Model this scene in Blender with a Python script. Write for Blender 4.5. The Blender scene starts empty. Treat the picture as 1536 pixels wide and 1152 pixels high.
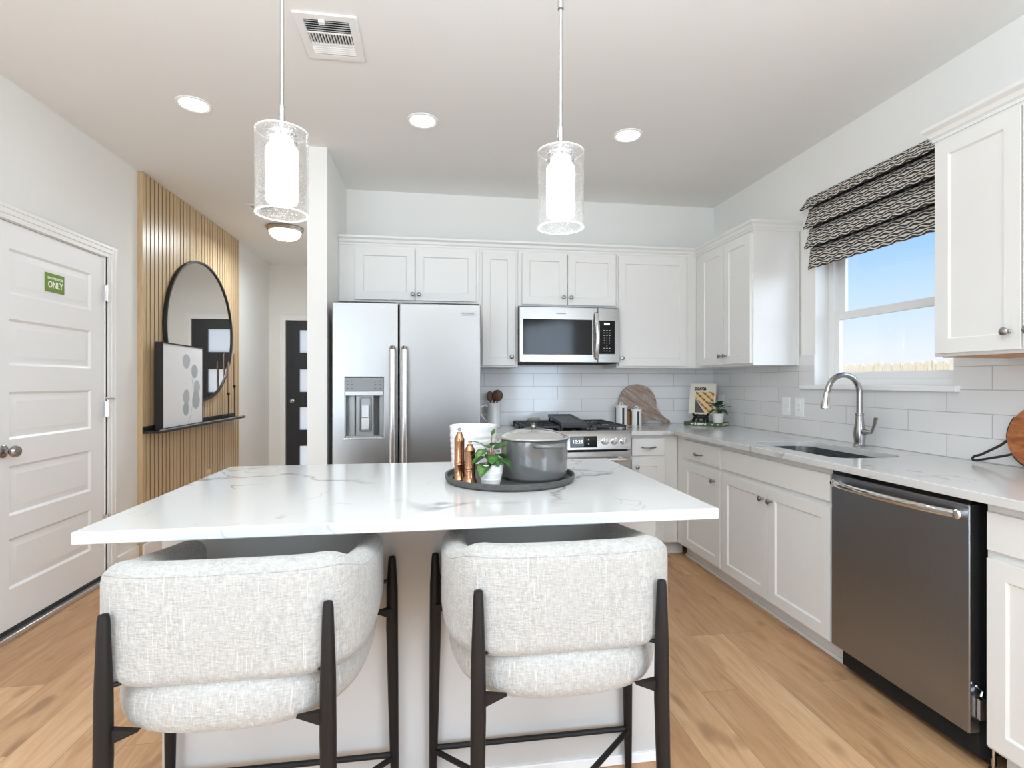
import bpy, bmesh, math, random
from mathutils import Vector, Matrix
random.seed(7)
PI = math.pi
S = bpy.context.scene
COL = S.collection
def R(d): return math.radians(d)

# ------------------------------------------------------------------ camera, world, lights, exposure
F_PX = 785.0
cam_data = bpy.data.cameras.new('camera')
cam_data.sensor_width = 36.0
cam_data.lens = F_PX / 1536 * 36.0
cam_data.shift_y = -3.0 / 1536
cam_data.clip_start = 0.05
cam = bpy.data.objects.new('camera', cam_data)
COL.objects.link(cam)
cam.location = (0, 0, 1.26)
cam.rotation_euler = (R(90), 0, -math.atan(115 / 785.0))
S.camera = cam

S.view_settings.view_transform = 'Standard'
S.view_settings.look = 'None'
S.view_settings.exposure = 0.23
S.view_settings.gamma = 1.0
S.view_settings.use_curve_mapping = False
S.cycles.use_denoising = True
S.cycles.max_bounces = 14
S.cycles.diffuse_bounces = 7
S.cycles.glossy_bounces = 6
S.cycles.transmission_bounces = 8
S.cycles.transparent_max_bounces = 16
S.cycles.sample_clamp_indirect = 8.0
S.cycles.caustics_reflective = False
S.cycles.caustics_refractive = False

world = bpy.data.worlds.new('sky')
S.world = world
world.use_nodes = True
wn, wl = world.node_tree.nodes, world.node_tree.links
wn.clear()
w_out = wn.new('ShaderNodeOutputWorld')
w_bg = wn.new('ShaderNodeBackground')
w_tc = wn.new('ShaderNodeTexCoord')
w_sx = wn.new('ShaderNodeSeparateXYZ')
w_rp = wn.new('ShaderNodeValToRGB')
wl.new(w_tc.outputs['Generated'], w_sx.inputs[0])
wl.new(w_sx.outputs['Z'], w_rp.inputs[0])
# glow added to the sky over the roof side to light the fence
w_nm = wn.new('ShaderNodeVectorMath'); w_nm.operation = 'NORMALIZE'; wl.new(w_tc.outputs['Generated'], w_nm.inputs[0])
w_dt = wn.new('ShaderNodeVectorMath'); w_dt.operation = 'DOT_PRODUCT'; wl.new(w_nm.outputs[0], w_dt.inputs[0]); w_dt.inputs[1].default_value = (-.72, -.18, .67)
w_mx = wn.new('ShaderNodeMath'); w_mx.operation = 'MAXIMUM'; wl.new(w_dt.outputs['Value'], w_mx.inputs[0]); w_mx.inputs[1].default_value = 0
w_pw = wn.new('ShaderNodeMath'); w_pw.operation = 'POWER'; wl.new(w_mx.outputs[0], w_pw.inputs[0]); w_pw.inputs[1].default_value = 10
w_ml = wn.new('ShaderNodeVectorMath'); w_ml.operation = 'SCALE'; w_ml.inputs[0].default_value = (4.2, 3.9, 3.2); wl.new(w_pw.outputs[0], w_ml.inputs['Scale'])
w_ad = wn.new('ShaderNodeVectorMath'); w_ad.operation = 'ADD'; wl.new(w_rp.outputs['Color'], w_ad.inputs[0]); wl.new(w_ml.outputs[0], w_ad.inputs[1])
wl.new(w_ad.outputs[0], w_bg.inputs['Color'])
wl.new(w_bg.outputs[0], w_out.inputs['Surface'])
cr = w_rp.color_ramp
cr.elements[0].position = 0.0; cr.elements[0].color = (0.72, 0.72, 0.74, 1)
cr.elements[1].position = 1.0; cr.elements[1].color = (0.20, 0.38, 0.78, 1)
for p_, c_ in ((0.05, (0.68, 0.74, 0.83, 1)), (0.12, (0.50, 0.65, 0.86, 1)), (0.26, (0.22, 0.48, 0.93, 1)), (0.5, (0.20, 0.40, 0.82, 1))):
    e_ = cr.elements.new(p_); e_.color = c_
w_bg.inputs['Strength'].default_value = 1.12

def area_light(name, loc, size, size_y, power, color, direction, parent=None, shape='RECTANGLE', spread=180):
    d = bpy.data.lights.new(name, 'AREA')
    d.shape = shape; d.size = size
    if shape in ('RECTANGLE', 'ELLIPSE'): d.size_y = size_y
    d.energy = power; d.color = color; d.spread = R(spread)
    o = bpy.data.objects.new(name, d); COL.objects.link(o)
    o.location = loc
    o.rotation_euler = Vector(direction).to_track_quat('-Z', 'Y').to_euler()
    if parent: o.parent = parent
    return o
# fill lamps added at unseen living-room windows, standing in for daylight
FILL_REAR = (0.83, 1.0, 1.19)
FILL_UP = (0.85, 1.01, 1.14)
SIDE = (0.79, 1.01, 1.24)
area_light('rear_window_fill', (-0.55, -4.08, 1.35), 1.7, 2.1, 1.5, FILL_REAR, (0, 1, 0.05))
area_light('rear_window_fill_wide', (1.45, -4.08, 1.35), 1.3, 2.1, 1, FILL_REAR, (0, 1, 0.05))
# upward fill lamp added above the camera to brighten the ceiling
area_light('ceiling_fill', (-0.1, -0.2, 2.15), 1.9, 1.7, 64, FILL_UP, (0, .12, 1))
area_light('left_side_fill', (-1.95, -2.3, 1.4), 1.8, 2.0, 56, SIDE, (1, .55, 0))  # fill lamp added behind the camera to light the right-hand cabinets
area_light('right_side_fill', (2.22, -2.3, 1.4), 1.8, 2.0, 66, SIDE, (-1, .55, 0))  # fill lamp added behind the camera to light the left wall

sun = bpy.data.lights.new('hazy_sun', 'SUN')
sun.energy = 1.9; sun.angle = R(50); sun.color = (0.88, 0.98, 1.08)
sun_o = bpy.data.objects.new('hazy_sun', sun); COL.objects.link(sun_o)
sun_o.location = (8, -3, 5)
sun_o.rotation_euler = Vector((-.72, .63, -.29)).to_track_quat('-Z', 'Y').to_euler()

# ------------------------------------------------------------------ helpers
def lin(c):
    c = c / 255.0
    return c / 12.92 if c <= 0.04045 else ((c + 0.055) / 1.055) ** 2.4
def rgb(r, g, b): return (lin(r), lin(g), lin(b), 1)

class MB:
    """collects shapes; build() links them as ONE mesh object"""
    def __init__(s): s.v, s.f = [], []
    def add(s, verts, faces):
        n = len(s.v); s.v += [tuple(p) for p in verts]; s.f += [tuple(i + n for i in f) for f in faces]
        return s
    def box(s, x0, x1, y0, y1, z0, z1):
        v = [(x0,y0,z0),(x1,y0,z0),(x1,y1,z0),(x0,y1,z0),(x0,y0,z1),(x1,y0,z1),(x1,y1,z1),(x0,y1,z1)]
        return s.add(v, [(0,3,2,1),(4,5,6,7),(0,1,5,4),(1,2,6,5),(2,3,7,6),(3,0,4,7)])
    def loops(s, rings, closed_ring=True, cap0=True, cap1=True, wrap=False):
        n = len(rings[0]); v = [p for r in rings for p in r]; f = []
        m = len(rings)
        for i in range(m if wrap else m - 1):
            a, b = i * n, ((i + 1) % m) * n
            for j in range(n if closed_ring else n - 1):
                k = (j + 1) % n
                f.append((a + j, a + k, b + k, b + j))
        if cap0 and not wrap: f.append(tuple(range(n - 1, -1, -1)))
        if cap1 and not wrap: f.append(tuple((m - 1) * n + j for j in range(n)))
        return s.add(v, f)
    def lathe(s, prof, c=(0,0,0), n=32, cap0=True, cap1=True, sx=1, sy=1):
        rings = [[(c[0] + r*math.cos(2*PI*j/n)*sx, c[1] + r*math.sin(2*PI*j/n)*sy, c[2] + z) for j in range(n)] for r, z in prof]
        return s.loops(rings, True, cap0, cap1)
    def shell(s, prof, c=(0,0,0), n=32):
        """closed profile (loop of r,z) revolved"""
        rings = [[(c[0] + r*math.cos(2*PI*j/n), c[1] + r*math.sin(2*PI*j/n), c[2] + z) for j in range(n)] for r, z in prof]
        return s.loops(rings, True, False, False, wrap=True)
    def tube(s, pts, r, n=10, closed=False, caps=True, flat=None):
        pts = [Vector(p) for p in pts]; m = len(pts)
        rr = r if isinstance(r, (list, tuple)) else [r] * m
        tang = []
        for i in range(m):
            if closed: t = pts[(i+1) % m] - pts[i-1]
            else: t = pts[min(i+1, m-1)] - pts[max(i-1, 0)]
            tang.append(t.normalized())
        ref = Vector((0,0,1)) if abs(tang[0].z) < 0.9 else Vector((1,0,0))
        nrm = (ref - tang[0]*ref.dot(tang[0])).normalized()
        rings = []
        for i in range(m):
            if i: nrm = (nrm - tang[i]*nrm.dot(tang[i])).normalized()
            b = tang[i].cross(nrm)
            fa = flat or (1, 1)
            rings.append([pts[i] + (nrm*math.cos(2*PI*j/n)*fa[0] + b*math.sin(2*PI*j/n)*fa[1])*rr[i] for j in range(n)])
        return s.loops(rings, True, caps, caps, wrap=closed)
    def cyl(s, p0, p1, r0, r1=None, n=24):
        return s.tube([p0, p1], [r0, r0 if r1 is None else r1], n)
    def axis_lathe(s, prof, origin, axis, n=24):
        """profile (r, h) revolved about axis through origin"""
        a = Vector(axis).normalized(); ref = Vector((0,0,1)) if abs(a.z) < .9 else Vector((1,0,0))
        u = (ref - a*ref.dot(a)).normalized(); w = a.cross(u); o = Vector(origin)
        rings = [[o + a*h + (u*math.cos(2*PI*j/n) + w*math.sin(2*PI*j/n))*r for j in range(n)] for r, h in prof]
        return s.loops(rings)
    def prism(s, poly, fn, a, b):
        n = len(poly)
        v = [fn(u, w, a) for u, w in poly] + [fn(u, w, b) for u, w in poly]
        return s.add(v, [tuple(range(n-1,-1,-1)), tuple(range(n, 2*n))] + [(i, (i+1) % n, n+(i+1) % n, n+i) for i in range(n)])
    def holed(s, outer, inner, fn, a, b):
        """flat plate with a hole"""
        bm = bmesh.new()
        def ring(lp): 
            vs = [bm.verts.new((u, w, 0)) for u, w in lp]
            return [bm.edges.new((vs[i], vs[(i+1) % len(vs)])) for i in range(len(vs))]
        es = ring(outer) + ring(inner)
        bmesh.ops.triangle_fill(bm, use_beauty=True, use_dissolve=False, edges=es)
        bm.verts.index_update()
        P = [v.co.copy() for v in bm.verts]; T = [tuple(v.index for v in f.verts) for f in bm.faces]
        bm.free(); n = len(P)
        s.add([fn(p.x, p.y, b) for p in P] + [fn(p.x, p.y, a) for p in P], T + [tuple(i + n for i in reversed(t)) for t in T])
        for lp in (outer, inner):
            m = len(lp)
            s.add([fn(u, w, a) for u, w in lp] + [fn(u, w, b) for u, w in lp], [(i, (i+1) % m, m+(i+1) % m, m+i) for i in range(m)])
        return s
    def ball(s, c, r, n=16, m=10, sz=1.0):
        prof = [(max(1e-4, r*math.sin(PI*i/m)), -r*math.cos(PI*i/m)*sz) for i in range(m+1)]
        return s.lathe(prof, c, n, True, True)
    def mapped(s, fn):
        s.v = [tuple(fn(*p)) for p in s.v]; return s
    def build(s, name, m, parent=None, base=None, bevel=0.0, smooth=30, seg=2, subsurf=0):
        org = Vector((0,0,0))
        if parent is not None: org = ORG.get(parent.name, Vector((0,0,0)))
        elif base is not None: org = Vector(base)
        me = bpy.data.meshes.new(name)
        me.from_pydata([tuple(Vector(p) - org) for p in s.v], [], s.f)
        bm = bmesh.new(); bm.from_mesh(me)
        bmesh.ops.remove_doubles(bm, verts=bm.verts, dist=1e-5)
        bmesh.ops.recalc_face_normals(bm, faces=bm.faces)
        bm.to_mesh(me); bm.free()
        me.materials.append(m)
        if smooth:
            for p in me.polygons: p.use_smooth = True
            me.set_sharp_from_angle(angle=R(smooth))
        o = bpy.data.objects.new(name, me); COL.objects.link(o)
        if parent is not None: o.parent = parent
        elif base is not None: o.location = base
        ORG[o.name] = org
        if bevel:
            b = o.modifiers.new('bevel', 'BEVEL'); b.width = bevel; b.segments = seg; b.limit_method = 'ANGLE'; b.angle_limit = R(35)
            b.harden_normals = False
        if subsurf:
            d = o.modifiers.new('subsurf', 'SUBSURF'); d.levels = subsurf; d.render_levels = subsurf
        return o
ORG = {}
def tag(o, label, cat=None, group=None, kind=None):
    o['label'] = label
    if cat: o['category'] = cat
    if group: o['group'] = group
    if kind: o['kind'] = kind
    return o
def thing(name, loc, label, cat, group=None, kind=None):
    o = bpy.data.objects.new(name, None); COL.objects.link(o)
    o.location = loc; o.empty_display_size = 0.05
    ORG[o.name] = Vector(loc)
    return tag(o, label, cat, group, kind)
def dup(root, loc, label=None, group=None, rotz=None):
    r = root.copy(); COL.objects.link(r); r.location = loc
    if rotz is not None: r.rotation_euler = (0, 0, rotz)
    if label: r['label'] = label
    if group: r['group'] = group
    for ch in list(root.children):
        c = ch.copy(); COL.objects.link(c); c.parent = r
        for g in list(ch.children):
            d = g.copy(); COL.objects.link(d); d.parent = c
    return r
def text(txt, m, name, parent, mat4, size, extrude=0.0006, align='CENTER', bold=0.0, width=None):
    cu = bpy.data.curves.new(name, 'FONT'); cu.body = txt; cu.size = size; cu.extrude = extrude
    cu.align_x = align; cu.align_y = 'CENTER'; cu.offset = bold
    o = bpy.data.objects.new(name, cu); COL.objects.link(o)
    bpy.context.view_layer.update()
    me = bpy.data.meshes.new_from_object(o.evaluated_get(bpy.context.evaluated_depsgraph_get()))
    bpy.data.objects.remove(o)
    org = ORG[parent.name]
    if width:
        xs = [v.co.x for v in me.vertices]; k = width / max(1e-6, max(xs) - min(xs))
        me.transform(Matrix.Diagonal((k, 1, 1, 1)))
    me.transform(Matrix.Translation(-org) @ mat4)
    me.materials.clear(); me.materials.append(m)
    t = bpy.data.objects.new(name, me); COL.objects.link(t); t.parent = parent
    ORG[t.name] = org
    return t
def M4(x, y, z, o):
    m = Matrix.Identity(4)
    for i in range(3):
        m[i][0], m[i][1], m[i][2], m[i][3] = x[i], y[i], z[i], o[i]
    return m
def back_m(x, y, z): return M4((1,0,0), (0,0,1), (0,-1,0), (x, y, z))
def left_m(x, y, z): return M4((0,1,0), (0,0,1), (1,0,0), (x, y, z))
def rrect(x0, x1, y0, y1, r, n=6):
    out = []
    for cx, cy, a0 in ((x1-r, y1-r, 0), (x0+r, y1-r, 90), (x0+r, y0+r, 180), (x1-r, y0+r, 270)):
        for i in range(n + 1):
            a = R(a0 + 90*i/n); out.append((cx + r*math.cos(a), cy + r*math.sin(a)))
    return out
XY = lambda u, w, h: (u, w, h)
XZ = lambda u, w, h: (u, h, w)
YZ = lambda u, w, h: (h, u, w)

# ------------------------------------------------------------------ materials
class NT:
    def __init__(s, name):
        s.m = bpy.data.materials.new(name); s.m.use_nodes = True
        s.n, s.l = s.m.node_tree.nodes, s.m.node_tree.links
        s.b = s.n['Principled BSDF']; s.o = s.n['Material Output']
    def new(s, t, **kw):
        x = s.n.new('ShaderNode' + t)
        for k, v in kw.items(): setattr(x, k, v)
        return x
    def link(s, a, b): s.l.new(a, b)
    def val(s, node, **kw):
        for k, v in kw.items(): node.inputs[k.replace('_', ' ')].default_value = v
        return node
    def coord(s, scale=(1,1,1), loc=(0,0,0), rot=(0,0,0)):
        tc = s.new('TexCoord'); mp = s.new('Mapping')
        mp.inputs['Scale'].default_value = scale; mp.inputs['Location'].default_value = loc; mp.inputs['Rotation'].default_value = rot
        s.link(tc.outputs['Object'], mp.inputs['Vector']); return mp.outputs[0]
    def noise(s, vec, scale, detail=3, rough=.5, dist=0):
        x = s.new('TexNoise'); s.val(x, Scale=scale, Detail=detail, Roughness=rough, Distortion=dist); s.link(vec, x.inputs['Vector']); return x
    def ramp(s, fac, stops):
        x = s.new('ValToRGB'); e = x.color_ramp.elements
        e[0].position, e[0].color = stops[0]; e[1].position, e[1].color = stops[-1]
        for p, c in stops[1:-1]:
            k = e.new(p); k.color = c
        s.link(fac, x.inputs[0]); return x.outputs['Color']
    def math(s, op, a, b=None):
        x = s.new('Math', operation=op)
        for i, q in enumerate((a, b)):
            if q is None: continue
            if isinstance(q, (int, float)): x.inputs[i].default_value = q
            else: s.link(q, x.inputs[i])
        return x.outputs[0]
    def mix(s, fac, a, b, blend='MIX'):
        x = s.new('Mix', data_type='RGBA', blend_type=blend)
        for i, q in ((0, fac), (6, a), (7, b)):
            if isinstance(q, (int, float)): x.inputs[i].default_value = q
            elif isinstance(q, tuple): x.inputs[i].default_value = q
            else: s.link(q, x.inputs[i])
        return x.outputs[2]
    def bump(s, h, strength=.2, dist=.01):
        x = s.new('Bump'); s.val(x, Strength=strength, Distance=dist); s.link(h, x.inputs['Height']); s.link(x.outputs[0], s.b.inputs['Normal'])
def plain(name, col, rough=.5, metal=0.0, coat=0.0, spec=.5, emit=None, strength=0):
    t = NT(name); t.b.inputs['Base Color'].default_value = col
    t.val(t.b, Roughness=rough, Metallic=metal)
    t.b.inputs['Coat Weight'].default_value = coat
    t.b.inputs['Specular IOR Level'].default_value = spec
    if emit:
        t.b.inputs['Emission Color'].default_value = emit; t.b.inputs['Emission Strength'].default_value = strength
    return t.m
def painted(name, col, rough, bump=.03, scale=220):
    t = NT(name); c = t.coord()
    n = t.noise(c, 1.3, 2); t.link(t.mix(.05, col, n.outputs['Color']), t.b.inputs['Base Color'])
    t.link(t.ramp(n.outputs['Fac'], [(0, col), (1, tuple(min(1, k*1.02) for k in col[:3]) + (1,))]), t.b.inputs['Base Color'])
    t.b.inputs['Roughness'].default_value = rough
    t.bump(t.noise(c, scale, 2).outputs['Fac'], bump, .002); return t.m
def brushed(name, col, rough, axis='Z', var=.10, bump=.03):
    t = NT(name); t.val(t.b, Metallic=1.0)
    sc = {'Z': (90, 90, 1.2), 'X': (1.2, 90, 90), 'Y': (90, 1.2, 90)}[axis]
    n = t.noise(t.coord(sc), 5, 3, .6)
    t.link(t.ramp(n.outputs['Fac'], [(.25, tuple(k*(1-var) for k in col[:3]) + (1,)), (.75, col)]), t.b.inputs['Base Color'])
    r = t.math('MULTIPLY_ADD', n.outputs['Fac'], .10); r.node.inputs[2].default_value = rough - .05
    t.link(r, t.b.inputs['Roughness'])
    t.bump(n.outputs['Fac'], bump, .001); return t.m
def quartz():
    t = NT('quartz_veined'); c = t.coord()
    wob = t.noise(c, 2.2, 4, .6)
    add = t.new('VectorMath', operation='MULTIPLY_ADD'); t.link(wob.outputs['Color'], add.inputs[0]); add.inputs[1].default_value = (.45,)*3; t.link(c, add.inputs[2])
    n1 = t.noise(add.outputs[0], 1.15, 2, .5)
    d1 = t.math('ABSOLUTE', t.math('SUBTRACT', n1.outputs['Fac'], .5))
    v1 = t.ramp(d1, [(0, (1,1,1,1)), (.005, (.6,.6,.6,1)), (.015, (0,0,0,1))])
    n2 = t.noise(add.outputs[0], 3.1, 2, .5)
    d2 = t.math('ABSOLUTE', t.math('SUBTRACT', n2.outputs['Fac'], .46))
    v2 = t.ramp(d2, [(0, (.85,.85,.85,1)), (.009, (0,0,0,1))])
    msk = t.ramp(t.noise(c, 2.6, 2).outputs['Fac'], [(.46, (0,0,0,1)), (.62, (1,1,1,1))])
    msk2 = t.ramp(t.noise(t.coord(loc=(3.1,1.7,.4)), 3.4, 2).outputs['Fac'], [(.48, (0,0,0,1)), (.64, (1,1,1,1))])
    f1 = t.math('MULTIPLY', t.math('MULTIPLY', v1, msk), .85); f2 = t.math('MULTIPLY', t.math('MULTIPLY', v2, msk2), .7)
    f = t.math('MAXIMUM', f1, f2)
    halo = t.math('MULTIPLY', t.math('MULTIPLY', t.ramp(d1, [(0, (1,1,1,1)), (.07, (0,0,0,1))]), msk), .08)
    base = t.mix(halo, rgb(209,208,206), rgb(190,190,192))
    t.link(t.mix(f, base, rgb(118,114,112)), t.b.inputs['Base Color'])
    t.val(t.b, Roughness=.13); t.b.inputs['Specular IOR Level'].default_value = .5
    return t.m
def oak_floor():
    t = NT('oak_plank_floor')
    tc = t.new('TexCoord'); sp = t.new('SeparateXYZ'); t.link(tc.outputs['Object'], sp.inputs[0])
    cb = t.new('CombineXYZ'); t.link(sp.outputs['Y'], cb.inputs[0]); t.link(sp.outputs['X'], cb.inputs[1])
    br = t.new('TexBrick'); br.offset = .37; br.offset_frequency = 3; br.squash = 1
    t.val(br, Scale=1.0, Mortar_Size=.0012, Brick_Width=1.22, Row_Height=.178, Mortar_Smooth=.0, Bias=0.0)
    br.inputs['Color1'].default_value = (0,0,0,1); br.inputs['Color2'].default_value = (1,1,1,1); br.inputs['Mortar'].default_value = (.5,.5,.5,1)
    t.link(cb.outputs[0], br.inputs['Vector'])
    off = t.new('VectorMath', operation='MULTIPLY_ADD'); t.link(br.outputs['Color'], off.inputs[0]); off.inputs[1].default_value = (7.3, 3.1, 5.7); t.link(tc.outputs['Object'], off.inputs[2])
    mp = t.new('Mapping'); mp.inputs['Scale'].default_value = (9, 1.0, 1); t.link(off.outputs[0], mp.inputs['Vector'])
    g1 = t.noise(mp.outputs[0], 2.3, 5, .62, 1.0)
    mp2 = t.new('Mapping'); mp2.inputs['Scale'].default_value = (60, 2.2, 1); t.link(off.outputs[0], mp2.inputs['Vector'])
    g2 = t.noise(mp2.outputs[0], 3, 3, .6)
    mp3 = t.new('Mapping'); mp3.inputs['Scale'].default_value = (5, 2.2, 1); t.link(off.outputs[0], mp3.inputs['Vector'])
    kn = t.noise(mp3.outputs[0], 1.9, 1, .4)
    base = t.ramp(g1.outputs['Fac'], [(.25, rgb(194,152,112)), (.5, rgb(226,184,142)), (.75, rgb(240,206,168))])
    base = t.mix(t.math('MULTIPLY', g2.outputs['Fac'], .42), base, rgb(150,106,68))
    tone = t.mix(br.outputs['Color'], rgb(218,206,194), rgb(255,255,252))
    base = t.mix(1.0, base, tone, 'MULTIPLY')
    base = t.mix(t.ramp(kn.outputs['Fac'], [(.66, (0,0,0,1)), (.76, (.6,.6,.6,1))]), base, rgb(128,88,54))
    base = t.mix(t.math('MULTIPLY', br.outputs['Fac'], .55), base, rgb(110,78,50))
    t.link(base, t.b.inputs['Base Color']); t.val(t.b, Roughness=.38)
    t.bump(t.math('SUBTRACT', g2.outputs['Fac'], br.outputs['Fac']), .06, .002); return t.m
def tile(name, ax, loc, col):
    t = NT(name)
    tc = t.new('TexCoord'); sp = t.new('SeparateXYZ'); t.link(tc.outputs['Object'], sp.inputs[0])
    cb = t.new('CombineXYZ'); t.link(t.math('ADD', sp.outputs[ax], loc[0]), cb.inputs[0]); t.link(t.math('ADD', sp.outputs['Z'], loc[1]), cb.inputs[1])
    br = t.new('TexBrick'); br.offset = .5; br.offset_frequency = 2
    t.val(br, Scale=1.0, Mortar_Size=.0019, Brick_Width=.4, Row_Height=.1035, Mortar_Smooth=.15)
    c2 = tuple(k*.965 for k in col[:3]) + (1,)
    br.inputs['Color1'].default_value = col; br.inputs['Color2'].default_value = c2; br.inputs['Mortar'].default_value = rgb(186,184,182)
    t.link(cb.outputs[0], br.inputs['Vector']); t.link(br.outputs['Color'], t.b.inputs['Base Color'])
    t.val(t.b, Roughness=.1)
    wav = t.noise(t.coord(), 9, 1)
    t.bump(t.math('SUBTRACT', t.math('MULTIPLY', wav.outputs['Fac'], .35), br.outputs['Fac']), .35, .002); return t.m
def boucle():
    t = NT('woven_cream_fabric'); c = t.coord()
    w1 = t.noise(t.coord((230, 230, 60)), 1, 2, .6); w2 = t.noise(t.coord((60, 60, 260)), 1, 2, .6)
    sl = t.noise(t.coord((150, 150, 8)), 1, 1)
    h = t.math('ADD', w1.outputs['Fac'], w2.outputs['Fac'])
    col = t.ramp(t.math('MULTIPLY', h, .5), [(.33, rgb(158,155,150)), (.5, rgb(174,171,166)), (.64, rgb(186,184,179))])
    col = t.mix(t.ramp(sl.outputs['Fac'], [(.66, (0,0,0,1)), (.74, (.6,.6,.6,1))]), col, rgb(210,207,201))
    t.link(col, t.b.inputs['Base Color']); t.val(t.b, Roughness=.95)
    t.b.inputs['Sheen Weight'].default_value = .25; t.b.inputs['Specular IOR Level'].default_value = .15
    t.bump(h, .55, .004); return t.m
def wood(name, a, b, scale=(40, 3, 3), rough=.45, dark=None, n=3.0, rot=None):
    t = NT(name); c = t.coord()
    if rot:
        m0 = t.new('Mapping'); m0.inputs['Rotation'].default_value = rot; t.link(c, m0.inputs['Vector']); c = m0.outputs[0]
    m1 = t.new('Mapping'); m1.inputs['Scale'].default_value = scale; t.link(c, m1.inputs['Vector'])
    x = t.noise(m1.outputs[0], n, 4, .6, .8)
    st = [(.3, a), (.7, b)] if dark is None else [(.25, dark), (.42, a), (.75, b)]
    t.link(t.ramp(x.outputs['Fac'], st), t.b.inputs['Base Color']); t.val(t.b, Roughness=rough)
    t.bump(x.outputs['Fac'], .05, .002); return t.m
def clear_glass(name, refl=.08, tint=(1,1,1,1), seeded=False):
    t = NT(name); t.n.remove(t.b)
    tr = t.new('BsdfTransparent'); tr.inputs[0].default_value = tint
    gl = t.new('BsdfGlossy'); gl.inputs['Roughness'].default_value = .02
    fr_ = t.new('Fresnel'); fr_.inputs['IOR'].default_value = 1.45
    ge = t.new('NewGeometry')
    fr = t.math('MULTIPLY', fr_.outputs[0], t.math('SUBTRACT', 1.0, ge.outputs['Backfacing']))
    mx = t.new('MixShader')
    if seeded:
        vo = t.new('TexVoronoi'); vo.inputs['Scale'].default_value = 150; t.link(t.coord(), vo.inputs['Vector'])
        bu = t.new('Bump'); t.val(bu, Strength=.8, Distance=.003); t.link(vo.outputs['Distance'], bu.inputs['Height'])
        t.link(bu.outputs[0], gl.inputs['Normal']); t.link(bu.outputs[0], fr_.inputs['Normal'])
        seed = t.ramp(vo.outputs['Distance'], [(.12, (.75,.75,.75,1)), (.34, (0,0,0,1))])
        lw = t.new('LayerWeight'); lw.inputs['Blend'].default_value = .35
        f = t.math('MAXIMUM', t.math('ADD', fr, .04), t.math('MULTIPLY', seed, .8))
        f = t.math('MAXIMUM', f, t.math('MULTIPLY', t.math('POWER', lw.outputs['Facing'], 2.0), .55))
        di = t.new('BsdfDiffuse'); di.inputs[0].default_value = (.95,.95,.95,1)
        m2 = t.new('MixShader'); m2.inputs[0].default_value = .22
        t.link(gl.outputs[0], m2.inputs[1]); t.link(di.outputs[0], m2.inputs[2])
        t.link(f, mx.inputs[0]); t.link(m2.outputs[0], mx.inputs[2])
    else:
        t.link(fr, mx.inputs[0]); t.link(gl.outputs[0], mx.inputs[2])
    t.link(tr.outputs[0], mx.inputs[1])
    t.link(mx.outputs[0], t.o.inputs['Surface']); return t.m
def shade_fabric():
    t = NT('wave_print_fabric'); tc = t.new('TexCoord'); sp = t.new('SeparateXYZ'); t.link(tc.outputs['Object'], sp.inputs[0])
    y, z = sp.outputs['Y'], sp.outputs['Z']
    nz = t.noise(t.coord((6, 6, 6)), 1.0, 1)
    a = t.math('SINE', t.math('MULTIPLY', y, 2*PI/.085)); b = t.math('SINE', t.math('MULTIPLY', z, 2*PI/.062))
    w = t.math('MULTIPLY', t.math('MULTIPLY', a, b), 2.5)
    ph = t.math('ADD', t.math('ADD', t.math('MULTIPLY', z, 2*PI/.0155), w), t.math('MULTIPLY', nz.outputs['Fac'], 4.0))
    st = t.math('SINE', ph)
    col = t.ramp(t.math('MULTIPLY_ADD', st, .5), [(.0, rgb(52,50,50)), (.52, rgb(58,55,54)), (.70, rgb(205,198,188)), (1, rgb(222,216,206))])
    st.node  # keep
    for nd in t.n:
        if nd.type == 'MATH' and nd.operation == 'MULTIPLY_ADD': nd.inputs[2].default_value = .5
    t.link(col, t.b.inputs['Base Color']); t.val(t.b, Roughness=.9); return t.m

wall_m = painted('wall_paint', rgb(235,234,230), .75)
ceil_m = painted('ceiling_paint', rgb(238,237,235), .9, .08, 90)
trim_m = painted('trim_white', rgb(240,239,237), .35, .01)
cab_m = painted('cabinet_white', rgb(226,225,222), .32, .01)
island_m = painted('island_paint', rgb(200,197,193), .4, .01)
door_m = painted('door_white', rgb(242,242,242), .38, .015)
quartz_m = quartz(); floor_m = oak_floor()
tile_b = tile('tile_back_wall', 'X', (-.385+4, -.9150), rgb(236,236,237))
tile_r = tile('tile_right_wall', 'Y', (-.305+.0+.0, -.9150), rgb(228,226,224))
steel_v = brushed('stainless_vertical', (.39,.383,.373,1), .30, 'X', .03, .002)
steel_x = brushed('stainless_appliance', (.43,.415,.395,1), .26, 'X', .06)
steel_dw = brushed('stainless_dishwasher', (.33,.352,.392,1), .33, 'Z', .08)
steel_sink = brushed('stainless_sink', (.36,.36,.36,1), .26, 'Y', .05)
chrome = plain('polished_chrome', (.82,.82,.82,1), .08, 1)
nickel = plain('brushed_nickel', (.40,.39,.375,1), .22, 1)
nickel_d = plain('satin_nickel_warm', (.50,.45,.40,1), .32, 1)
copper = brushed('aged_copper', (.56,.29,.165,1), .2, 'Z', .35, .03)
black = plain('black_metal', rgb(32,30,29), .42)
leg_m = plain('espresso_metal', rgb(24,20,19), .5, spec=.3)
black_gloss = plain('black_glass', rgb(12,12,13), .08, spec=.3)
iron = plain('cast_iron', rgb(44,46,50), .5)
dark = plain('dark_void', rgb(14,13,12), .8)
fabric = boucle(); shade_m = shade_fabric()
oak_slat = wood('slat_oak', rgb(186,156,118), rgb(212,186,150), (50, 50, 2.0), .36)
slat_gap = plain('slat_gap_felt', rgb(52,38,28), .9)
walnut = wood('walnut', rgb(66,42,32), rgb(112,76,56), (30,30,6), .5)
board_m = wood('weathered_board', rgb(146,124,112), rgb(198,184,174), (5, 60, 60), .5, rgb(120,88,66), 1.1, (0, R(-33), 0))
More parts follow.
